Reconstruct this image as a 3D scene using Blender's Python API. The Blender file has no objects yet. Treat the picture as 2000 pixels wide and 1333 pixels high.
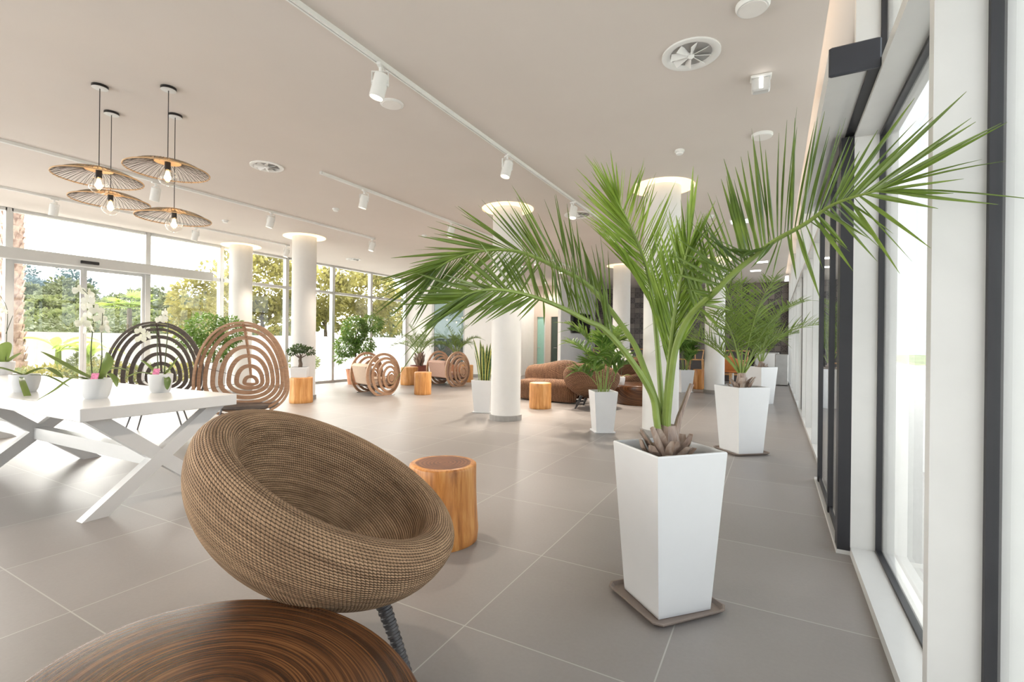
import bpy, math, random
from math import sin, cos, pi, radians as R
from mathutils import Vector, Matrix
random.seed(7)
SC = bpy.context.scene
COL = SC.collection

# ---------------------------------------------------------------- camera, sky, sun, exposure
cam = bpy.data.cameras.new('camera'); cam_o = bpy.data.objects.new('camera', cam); COL.objects.link(cam_o)
YAW, ROLL, F = 0.49921, 0.011273, 939.6
cam.sensor_width = 36.0; cam.lens = F / 2000 * 36.0; cam.clip_start = 0.05; cam.clip_end = 600
fw = Vector((-sin(YAW), cos(YAW), 0)); rt = Vector((cos(YAW), sin(YAW), 0)); up = Vector((0, 0, 1))
r2 = rt * cos(ROLL) + up * sin(ROLL); u2 = up * cos(ROLL) - rt * sin(ROLL)
m = Matrix((r2, u2, -fw)).transposed().to_4x4(); m.translation = (0, 0, 1.26)
cam_o.matrix_world = m
SC.camera = cam_o
SC.view_settings.view_transform = 'Standard'; SC.view_settings.look = 'None'
SC.view_settings.exposure = 0.60; SC.view_settings.gamma = 1.0; SC.view_settings.use_curve_mapping = False

SKY_LO, SKY_HI = 1.6, 8.8
w = bpy.data.worlds.new('sky'); SC.world = w; w.use_nodes = True
nt = w.node_tree; bg = nt.nodes['Background']
# hazy white sky towards the sun side on the left, pale blue and dimmer on the right
tc = nt.nodes.new('ShaderNodeTexCoord'); dt_ = nt.nodes.new('ShaderNodeVectorMath'); dt_.operation = 'DOT_PRODUCT'
dt_.inputs[1].default_value = Vector((-.9, -.14, .25)).normalized(); nt.links.new(tc.outputs['Generated'], dt_.inputs[0])
mr = nt.nodes.new('ShaderNodeMapRange'); mr.inputs['From Min'].default_value = -.03; mr.inputs['From Max'].default_value = .75
mr.inputs['To Min'].default_value = SKY_LO; mr.inputs['To Max'].default_value = SKY_HI; nt.links.new(dt_.outputs['Value'], mr.inputs['Value'])
rp = nt.nodes.new('ShaderNodeValToRGB'); rp.color_ramp.elements[0].color = (.86, .92, 1.0, 1); rp.color_ramp.elements[1].color = (1.0, .945, .89, 1)
m2 = nt.nodes.new('ShaderNodeMath'); m2.operation = 'MULTIPLY_ADD'; m2.inputs[1].default_value = .6; m2.inputs[2].default_value = .5
nt.links.new(dt_.outputs['Value'], m2.inputs[0]); nt.links.new(m2.outputs[0], rp.inputs[0])
nt.links.new(rp.outputs[0], bg.inputs[0]); nt.links.new(mr.outputs[0], bg.inputs[1])
sun = bpy.data.lights.new('sun', 'SUN'); sun.energy = 4.0; sun.angle = R(1.5); sun.color = (1, .95, .86)
sun_o = bpy.data.objects.new('sun', sun); COL.objects.link(sun_o)
sun_o.rotation_euler = Vector((-0.10, -0.75, -1.0)).to_track_quat('-Z', 'Y').to_euler()
SC.cycles.max_bounces = 10; SC.cycles.diffuse_bounces = 6; SC.cycles.glossy_bounces = 4
SC.cycles.transparent_max_bounces = 24; SC.cycles.transmission_bounces = 6
SC.cycles.sample_clamp_indirect = 6.0
SC.cycles.caustics_reflective = False; SC.cycles.caustics_refractive = False

# ---------------------------------------------------------------- mesh helpers
class MB:
    def __init__(s): s.v = []; s.f = []; s.uv = {}
    def add(s, vs, fs, uvs=None):
        o = len(s.v); s.v += [tuple(p) for p in vs]
        for k, f in enumerate(fs):
            if uvs: s.uv[len(s.f)] = uvs[k]
            s.f.append(tuple(i + o for i in f))
        return s
    def box(s, x0, x1, y0, y1, z0, z1, M=None):
        vs = [Vector((x, y, z)) for z in (z0, z1) for y in (y0, y1) for x in (x0, x1)]
        if M: vs = [M @ p for p in vs]
        return s.add(vs, [(0, 2, 3, 1), (4, 5, 7, 6), (0, 1, 5, 4), (2, 6, 7, 3), (0, 4, 6, 2), (1, 3, 7, 5)])
    def rbox(s, x0, x1, y0, y1, z0, z1, b=.01, M=None):      # box with chamfered edges
        vs = []; fs = []
        X = (x0, x0 + b, x1 - b, x1); Y = (y0, y0 + b, y1 - b, y1); Z = (z0, z0 + b, z1 - b, z1)
        ring = lambda xa, xb, ya, yb, c, z: [(xa + c, ya, z), (xb - c, ya, z), (xb, ya + c, z), (xb, yb - c, z), (xb - c, yb, z), (xa + c, yb, z), (xa, yb - c, z), (xa, ya + c, z)]
        for (z, i) in ((z0, b), (z0 + b, 0), (z1 - b, 0), (z1, b)):
            vs += ring(x0 + i, x1 - i, y0 + i, y1 - i, b, z)
        for k in range(3):
            for j in range(8):
                a = k * 8 + j; c = k * 8 + (j + 1) % 8; fs.append((a, c, c + 8, a + 8))
        fs.append(tuple(range(7, -1, -1))); fs.append(tuple(range(24, 32)))
        vs = [Vector(p) for p in vs]
        if M: vs = [M @ p for p in vs]
        return s.add(vs, fs)
    def bar(s, p0, p1, wx, wy, upv=(0, 0, 1)):
        p0 = Vector(p0); p1 = Vector(p1); d = p1 - p0; L = d.length; d.normalize()
        u = Vector(upv); sd = d.cross(u)
        if sd.length < 1e-4: sd = d.cross(Vector((0, 1, 0)))
        sd.normalize(); u = sd.cross(d)
        M = Matrix((sd, u, d)).transposed().to_4x4(); M.translation = p0
        return s.box(-wx / 2, wx / 2, -wy / 2, wy / 2, 0, L, M)
    def tube(s, pts, rad, n=8, caps=True):
        pts = [Vector(p) for p in pts]; N = len(pts)
        rad = rad if hasattr(rad, '__len__') else [rad] * N
        vs = []; fs = []; prev = None
        for i, p in enumerate(pts):
            t = (pts[min(i + 1, N - 1)] - pts[max(i - 1, 0)])
            t = t.normalized() if t.length > 1e-9 else Vector((0, 0, 1))
            if prev is None:
                a = t.cross(Vector((0, 0, 1)))
                if a.length < 1e-3: a = t.cross(Vector((1, 0, 0)))
            else: a = prev - t * prev.dot(t)
            a.normalize(); prev = a; b = t.cross(a)
            for k in range(n):
                q = 2 * pi * k / n; vs.append(p + (a * cos(q) + b * sin(q)) * rad[i])
        for i in range(N - 1):
            for k in range(n):
                a = i * n + k; c = i * n + (k + 1) % n; fs.append((a, c, c + n, a + n))
        if caps: fs.append(tuple(range(n - 1, -1, -1))); fs.append(tuple(range((N - 1) * n, N * n)))
        return s.add(vs, fs)
    def loop(s, pts, rad, n=6):
        pts = [Vector(p) for p in pts]; N = len(pts); vs = []; fs = []
        c = sum(pts, Vector()) / N
        nrm = (pts[0] - c).cross(pts[N // 4] - c).normalized()
        for i, p in enumerate(pts):
            t = (pts[(i + 1) % N] - pts[i - 1]).normalized(); a = t.cross(nrm).normalized(); b = t.cross(a)
            for k in range(n):
                q = 2 * pi * k / n; vs.append(p + (a * cos(q) + b * sin(q)) * rad)
        for i in range(N):
            for k in range(n):
                j = (i + 1) % N
                fs.append((i * n + k, i * n + (k + 1) % n, j * n + (k + 1) % n, j * n + k))
        return s.add(vs, fs)
    def lathe(s, prof, n=32, c=(0, 0, 0), M=None, uv=False, fn=None):
        vs = []; fs = []; uvs = [] if uv else None; P = len(prof)
        Ls = [0]
        for i in range(1, P): Ls.append(Ls[-1] + math.hypot(prof[i][0] - prof[i - 1][0], prof[i][1] - prof[i - 1][1]))
        for (r, z) in prof:
            for k in range(n):
                q = 2 * pi * k / n; rr = r * (fn(q, z) if fn else 1)
                p = Vector((rr * cos(q), rr * sin(q), z))
                vs.append((M @ p) if M else p + Vector(c))
        for i in range(P - 1):
            for k in range(n):
                k2 = (k + 1) % n
                fs.append((i * n + k, i * n + k2, (i + 1) * n + k2, (i + 1) * n + k))
                if uv: uvs.append(((k / n, Ls[i]), ((k + 1) / n, Ls[i]), ((k + 1) / n, Ls[i + 1]), (k / n, Ls[i + 1])))
        if not uv:
            zz = [p_[1] for p_ in prof]; flat = max(zz) - min(zz) < .02 and prof[-1][0] <= .002
            if prof[0][0] > 1e-5 and not flat: fs.append(tuple(range(n - 1, -1, -1)))
            if prof[-1][0] > 1e-5: fs.append(tuple(range((P - 1) * n, P * n)))
        return s.add(vs, fs, uvs)
    def prism(s, poly, z0, z1, M=None):
        n = len(poly)
        vs = [Vector((x, y, z0)) for x, y in poly] + [Vector((x, y, z1)) for x, y in poly]
        if M: vs = [M @ p for p in vs]
        fs = [tuple(range(n - 1, -1, -1)), tuple(range(n, 2 * n))] + [(i, (i + 1) % n, n + (i + 1) % n, n + i) for i in range(n)]
        return s.add(vs, fs)
    def annulus(s, outer, inner, d0, d1, M):            # closed ring band between two outlines, thick d0..d1
        n = len(outer); vs = []
        for d in (d0, d1):
            vs += [M @ Vector((x, y, d)) for x, y in outer]; vs += [M @ Vector((x, y, d)) for x, y in inner]
        fs = []
        for i in range(n):
            j = (i + 1) % n
            fs += [(i, n + i, n + j, j), (2 * n + i, 2 * n + j, 3 * n + j, 3 * n + i), (i, j, 2 * n + j, 2 * n + i), (n + i, 3 * n + i, 3 * n + j, n + j)]
        return s.add(vs, fs)
    def leaf(s, p0, p1, w, sag=0.0, n=4, nrm=None, fold=.25, tipw=.08, roll=0.0):
        p0 = Vector(p0); p1 = Vector(p1); d = p1 - p0; L = d.length
        if L < 1e-5: return s
        t = d / L; nr = Vector(nrm) if nrm else Vector((0, 0, 1))
        sd = t.cross(nr)
        if sd.length < 1e-3: sd = t.cross(Vector((1, 0, 0)))
        sd.normalize(); nn = sd.cross(t)
        if roll: sd, nn = sd * cos(roll) + nn * sin(roll), nn * cos(roll) - sd * sin(roll)
        vs = []; fs = []
        for i in range(n + 1):
            q = i / n; c = p0 + d * q + Vector((0, 0, 1)) * (-sag * L * (q * q) + sag * L * q * .0)
            ww = w * (.45 + .55 * min(1, q / .3)) * (1 - max(0, (q - .35) / .65) ** 1.6 * (1 - tipw))
            vs += [c - sd * ww / 2 + nn * ww * fold, c, c + sd * ww / 2 + nn * ww * fold]
        for i in range(n):
            a = i * 3; fs += [(a, a + 1, a + 4, a + 3), (a + 1, a + 2, a + 5, a + 4)]
        return s.add(vs, fs)
    def strap(s, pts, ws, nrm=(0, 0, 1), fold=.15):     # a leaf along a path
        pts = [Vector(p) for p in pts]; vs = []; fs = []
        for i, p in enumerate(pts):
            t = (pts[min(i + 1, len(pts) - 1)] - pts[max(i - 1, 0)]).normalized()
            sd = t.cross(Vector(nrm))
            if sd.length < 1e-3: sd = t.cross(Vector((1, 0, 0)))
            sd.normalize(); nn = sd.cross(t); ww = ws[i]
            vs += [p - sd * ww / 2 + nn * ww * fold, p, p + sd * ww / 2 + nn * ww * fold]
        for i in range(len(pts) - 1):
            a = i * 3; fs += [(a, a + 1, a + 4, a + 3), (a + 1, a + 2, a + 5, a + 4)]
        return s.add(vs, fs)
    def build(s, name, mt, parent=None, smooth=False, loc=None):
        me = bpy.data.meshes.new(name); me.from_pydata(s.v, [], s.f); me.update()
        if s.uv:
            ul = me.uv_layers.new(name='UVMap')
            for fi, uvs in s.uv.items():
                for k, li in enumerate(me.polygons[fi].loop_indices): ul.data[li].uv = uvs[k]
        o = bpy.data.objects.new(name, me); COL.objects.link(o)
        if mt: me.materials.append(mt)
        if smooth:
            me.polygons.foreach_set('use_smooth', [True] * len(me.polygons))
            if smooth != 'all':
                try: me.set_sharp_from_angle(angle=R(40))
                except Exception: pass
        if parent: o.parent = parent
        if loc: o.location = loc
        return o

def tag(o, label=None, cat=None, group=None, kind=None):
    if label: o['label'] = label
    if cat: o['category'] = cat
    if group: o['group'] = group
    if kind: o['kind'] = kind
    return o
def thing(name, label, cat, loc=(0, 0, 0), rz=0.0, group=None):
    o = bpy.data.objects.new(name, None); COL.objects.link(o); o.empty_display_size = .1
    o.location = loc; o.rotation_euler = (0, 0, rz)
    return tag(o, label, cat, group)
def struct(o): o['kind'] = 'structure'; return o
def kids(o): return [c for c in bpy.data.objects if c.parent == o]
def dup(o, loc=None, rz=None, label=None, parent=None, scale=None):
    c = o.copy(); COL.objects.link(c)
    if parent: c.parent = parent
    if loc is not None: c.location = loc
    if rz is not None: c.rotation_euler = (0, 0, rz)
    if scale: c.scale = (scale, scale, scale)
    if label: c['label'] = label
    for ch in kids(o): dup(ch, parent=c)
    return c

# ---------------------------------------------------------------- materials
class G:
    def __init__(s, name):
        s.m = bpy.data.materials.new(name); s.m.use_nodes = True; s.t = s.m.node_tree
        s.b = s.t.nodes['Principled BSDF']; s.out = s.t.nodes['Material Output']
    def n(s, typ, ins=None, **at):
        nd = s.t.nodes.new(typ)
        for k, v in at.items(): setattr(nd, k, v)
        for k, v in (ins or {}).items(): s.set(nd.inputs[k], v)
        return nd
    def set(s, sock, v):
        if isinstance(v, bpy.types.NodeSocket): s.t.links.new(v, sock)
        elif isinstance(v, bpy.types.Node): s.t.links.new(v.outputs[0], sock)
        elif isinstance(v, tuple) and len(v) == 3 and sock.type == 'RGBA': sock.default_value = (*v, 1)
        else: sock.default_value = v
    def math(s, op, a, b=0.0, c=0.0):
        return s.n('ShaderNodeMath', {0: a, 1: b, 2: c}, operation=op).outputs[0]
    def mix(s, f, a, b):
        nd = s.t.nodes.new('ShaderNodeMix'); nd.data_type = 'RGBA'
        s.set(nd.inputs[0], f); s.set(nd.inputs[6], a); s.set(nd.inputs[7], b)
        return nd.outputs[2]
    def ramp(s, f, stops):
        nd = s.n('ShaderNodeValToRGB', {0: f}); cr = nd.color_ramp
        while len(cr.elements) < len(stops): cr.elements.new(.5)
        for e, (p, c) in zip(cr.elements, stops): e.position = p; e.color = (*c, 1)
        return nd.outputs[0]
    def noise(s, vec=None, scale=5, detail=3, rough=.55, dist=0):
        i = {'Scale': scale, 'Detail': detail, 'Roughness': rough, 'Distortion': dist}
        if vec is not None: i['Vector'] = vec
        return s.n('ShaderNodeTexNoise', i).outputs[0]
    def obj(s): return s.n('ShaderNodeTexCoord').outputs['Object']
    def pos(s): return s.n('ShaderNodeNewGeometry').outputs['Position']
    def mapv(s, vec, sc=(1, 1, 1)): return s.n('ShaderNodeMapping', {'Vector': vec, 'Scale': Vector(sc)}).outputs[0]
    def bump(s, h, st=.3, d=.01):
        s.set(s.b.inputs['Normal'], s.n('ShaderNodeBump', {'Height': h, 'Strength': st, 'Distance': d}).outputs[0])
    def base(s, v): s.set(s.b.inputs['Base Color'], v)
    def rough(s, v): s.set(s.b.inputs['Roughness'], v)

def simple(name, col, rough=.5, metal=0.0, var=.06, vs=8.0, bump=0.0, spec=None):
    g = G(name); nz = g.noise(g.obj(), vs, 4)
    d = tuple(max(0, c * (1 - var)) for c in col); l = tuple(min(1, c * (1 + var)) for c in col)
    g.base(g.ramp(nz, [(.3, d), (.7, l)])); g.rough(rough); g.b.inputs['Metallic'].default_value = metal
    if spec is not None: g.b.inputs['Specular IOR Level'].default_value = spec
    if bump: g.bump(nz, bump, .004)
    return g.m
def emis(name, col, st):
    g = G(name); g.base(col); g.set(g.b.inputs['Emission Color'], col); g.b.inputs['Emission Strength'].default_value = st
    return g.m
def thin_glass(name, tint, f0=.035):
    g = G(name); lw = g.n('ShaderNodeLayerWeight', {'Blend': .5}).outputs['Facing']
    fr = g.math('MULTIPLY_ADD', g.math('POWER', lw, 5.0), 1 - f0, f0)
    tr = g.n('ShaderNodeBsdfTransparent', {'Color': tint}); gl = g.n('ShaderNodeBsdfGlossy', {'Color': (1., 1., 1.), 'Roughness': 0.0})
    mx = g.n('ShaderNodeMixShader', {0: fr, 1: tr, 2: gl}); g.set(g.out.inputs[0], mx); g.t.nodes.remove(g.b)
    return g.m
def leafmat(name, dark, light, trans=.35, rough=.45, vs=3.0, tint=(.75, .95, .25), tm=.4):
    g = G(name); nz = g.noise(g.obj(), vs, 3)
    c = g.ramp(nz, [(.3, dark), (.7, light)])
    g.base(c); g.rough(rough)
    t = g.n('ShaderNodeBsdfTranslucent', {'Color': g.mix(tm, c, tint)})
    mx = g.n('ShaderNodeMixShader', {0: trans, 1: g.b.outputs[0], 2: t}); g.set(g.out.inputs[0], mx)
    return g.m

def floor_mat():
    g = G('floor_tiles'); p = g.n('ShaderNodeSeparateXYZ', {0: g.pos()})
    x = g.math('DIVIDE', g.math('ADD', p.outputs[0], 200 * .81 + .378), .81); y = g.math('DIVIDE', g.math('ADD', p.outputs[1], 200 * .8 - .971), .8)
    fx = g.math('FRACT', x); fy = g.math('FRACT', y)
    e = g.math('MINIMUM', g.math('MINIMUM', fx, g.math('SUBTRACT', 1.0, fx)), g.math('MINIMUM', fy, g.math('SUBTRACT', 1.0, fy)))
    gr = g.math('LESS_THAN', e, .0036)
    cell = g.n('ShaderNodeCombineXYZ', {0: g.math('FLOOR', x), 1: g.math('FLOOR', y)})
    wn = g.n('ShaderNodeTexWhiteNoise', {0: cell}).outputs[0]
    nz = g.noise(g.pos(), 1.6, 5, .6); fine = g.noise(g.pos(), 60, 3)
    f = g.math('MULTIPLY_ADD', nz, .55, g.math('MULTIPLY_ADD', wn, .18, g.math('MULTIPLY', fine, .22)))
    c = g.ramp(f, [(.25, (.222, .202, .191)), (.75, (.298, .274, .260))])
    g.base(g.mix(gr, c, (.40, .38, .36)))
    g.rough(g.math('MULTIPLY_ADD', nz, .16, .30)); g.b.inputs['Specular IOR Level'].default_value = .38
    g.bump(g.math('SUBTRACT', g.math('MULTIPLY', fine, .25), gr), .25, .002)
    return g.m
def mosaic_mat():
    g = G('patterned_wall_tiles'); p = g.n('ShaderNodeSeparateXYZ', {0: g.pos()})
    x = g.math('DIVIDE', g.math('ADD', p.outputs[0], 40.0), .2); z = g.math('DIVIDE', p.outputs[2], .2)
    fx = g.math('SUBTRACT', g.math('FRACT', x), .5); fz = g.math('SUBTRACT', g.math('FRACT', z), .5)
    cell = g.n('ShaderNodeCombineXYZ', {0: g.math('FLOOR', x), 1: g.math('FLOOR', z)})
    wn = g.n('ShaderNodeTexWhiteNoise', {0: cell}); w1 = wn.outputs[0]
    rr = g.math('SQRT', g.math('ADD', g.math('MULTIPLY', fx, fx), g.math('MULTIPLY', fz, fz)))
    pat1 = g.math('SINE', g.math('MULTIPLY', rr, g.math('MULTIPLY_ADD', w1, 26.0, 14.0)))
    dd = g.math('ABSOLUTE', g.math('SUBTRACT', g.math('ABSOLUTE', fx), g.math('ABSOLUTE', fz)))
    pat2 = g.math('SINE', g.math('MULTIPLY', dd, g.math('MULTIPLY_ADD', w1, 20.0, 12.0)))
    sel = g.math('GREATER_THAN', g.n('ShaderNodeSeparateColor', {0: wn.outputs[1]}).outputs[0], .5)
    pat = g.math('ADD', g.math('MULTIPLY', pat1, sel), g.math('MULTIPLY', pat2, g.math('SUBTRACT', 1.0, sel)))
    v = g.math('MULTIPLY_ADD', pat, .16, g.math('MULTIPLY_ADD', w1, .5, .2))
    c = g.ramp(v, [(.12, (.022, .018, .019)), (.45, (.095, .078, .072)), (.8, (.27, .225, .20))])
    e = g.math('MAXIMUM', g.math('ABSOLUTE', fx), g.math('ABSOLUTE', fz))
    g.base(g.mix(g.math('GREATER_THAN', e, .475), c, (.02, .018, .018))); g.rough(.45)
    return g.m
def wicker_mat(name, lo, hi, rows, cols, contrast=1.0):
    g = G(name); uv = g.n('ShaderNodeSeparateXYZ', {0: g.n('ShaderNodeTexCoord').outputs['UV']})
    v = g.math('MULTIPLY', uv.outputs[1], rows); row = g.math('FLOOR', v)
    wob = g.noise(g.obj(), 9, 2)
    u = g.math('ADD', g.math('MULTIPLY', uv.outputs[0], cols), g.math('ADD', g.math('MULTIPLY', row, .37), g.math('ADD', g.math('MULTIPLY', g.math('FRACT', v), .55), g.math('MULTIPLY', wob, 1.6))))
    hv = g.math('ABSOLUTE', g.math('SINE', g.math('MULTIPLY', v, pi))); hu = g.math('ABSOLUTE', g.math('SINE', g.math('MULTIPLY', u, pi)))
    h = g.math('POWER', g.math('MULTIPLY', hv, g.math('MULTIPLY_ADD', hu, .85, .15)), .7)
    st = g.noise(g.n('ShaderNodeCombineXYZ', {0: g.math('MULTIPLY', uv.outputs[0], 14.0), 1: g.math('MULTIPLY', uv.outputs[1], 55.0)}), 1.0, 4)
    band = g.noise(g.n('ShaderNodeCombineXYZ', {0: g.math('MULTIPLY', uv.outputs[0], 4.0), 1: g.math('MULTIPLY', uv.outputs[1], 12.0)}), 1.0, 3)
    c = g.ramp(g.math('MULTIPLY_ADD', st, .65, g.math('MULTIPLY', band, .35)), [(.28, lo), (.62, hi)])
    dk = tuple(x * .22 for x in lo)
    g.base(g.mix(g.ramp(h, [(.12, (0, 0, 0)), (.5, (1, 1, 1))]), dk, c)); g.rough(.75); g.b.inputs['Specular IOR Level'].default_value = .25
    g.bump(h, .9 * contrast, .008)
    return g.m
def stump_mat(name, a, b, c):
    g = G(name); o = g.obj(); v = g.mapv(o, (9, 9, 1.1)); n1 = g.noise(v, 1.6, 5, .6, .6); n2 = g.noise(g.mapv(o, (40, 40, 2.5)), 1.5, 3)
    g.base(g.ramp(g.math('MULTIPLY_ADD', n1, .75, g.math('MULTIPLY', n2, .25)), [(.30, a), (.5, b), (.68, c)])); g.rough(.38); g.bump(n2, .25, .004)
    return g.m
def endgrain_mat(name, a, b):
    g = G(name); o = g.obj(); s = g.n('ShaderNodeSeparateXYZ', {0: o})
    r = g.math('SQRT', g.math('ADD', g.math('POWER', s.outputs[0], 2.0), g.math('POWER', s.outputs[1], 2.0)))
    nz = g.noise(o, 7, 4)
    w_ = g.math('SINE', g.math('MULTIPLY_ADD', r, 260.0, g.math('MULTIPLY', nz, 14.0)))
    g.base(g.ramp(g.math('MULTIPLY_ADD', w_, .16, nz), [(.3, a), (.7, b)])); g.rough(.4)
    return g.m
def ovalwood_mat():
    g = G('striped_dark_wood'); o = g.obj(); s = g.n('ShaderNodeSeparateXYZ', {0: o})
    r = g.math('SQRT', g.math('ADD', g.math('POWER', g.math('DIVIDE', s.outputs[0], .58), 2.0), g.math('POWER', g.math('DIVIDE', s.outputs[1], .435), 2.0)))
    ri = g.math('ADD', r, .001); ca = g.math('DIVIDE', g.math('DIVIDE', s.outputs[0], .58), ri); sa = g.math('DIVIDE', g.math('DIVIDE', s.outputs[1], .435), ri)
    nz = g.noise(g.n('ShaderNodeCombineXYZ', {0: g.math('MULTIPLY', r, 105.0), 1: g.math('MULTIPLY', ca, .6), 2: g.math('MULTIPLY', sa, .6)}), 1.0, 2, .6)
    n2 = g.noise(g.n('ShaderNodeCombineXYZ', {0: g.math('MULTIPLY', r, 14.0), 1: g.math('MULTIPLY', ca, 1.1), 2: g.math('MULTIPLY', sa, 1.1)}), 1.0, 3)
    g.base(g.ramp(g.math('MULTIPLY_ADD', nz, .7, g.math('MULTIPLY', n2, .3)), [(.36, (.030, .012, .006)), (.5, (.085, .033, .013)), (.66, (.20, .085, .030))]))
    g.rough(.27)
    return g.m
def plywood_mat(name, a, b):
    g = G(name); n1 = g.noise(g.mapv(g.obj(), (6, 6, 22)), 2.0, 3); g.base(g.ramp(n1, [(.3, a), (.7, b)])); g.rough(.5); return g.m
def ceil_mat():
    g = G('ceiling_paint'); g.base(g.ramp(g.noise(g.pos(), .8, 3), [(.3, (.655, .60, .56)), (.7, (.685, .63, .59))])); g.rough(.9); g.b.inputs['Specular IOR Level'].default_value = .2; return g.m
def bark_mat():
    g = G('palm_bark'); o = g.obj(); vo = g.n('ShaderNodeTexVoronoi', {'Vector': g.mapv(o, (6, 6, 5)), 'Scale': 1.0}).outputs[0]
    n1 = g.noise(o, 14, 4)
    g.base(g.ramp(g.math('MULTIPLY_ADD', vo, .5, g.math('MULTIPLY', n1, .5)), [(.2, (.22, .13, .10)), (.6, (.55, .40, .32))])); g.rough(.9); g.bump(vo, .8, .05); return g.m

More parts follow.
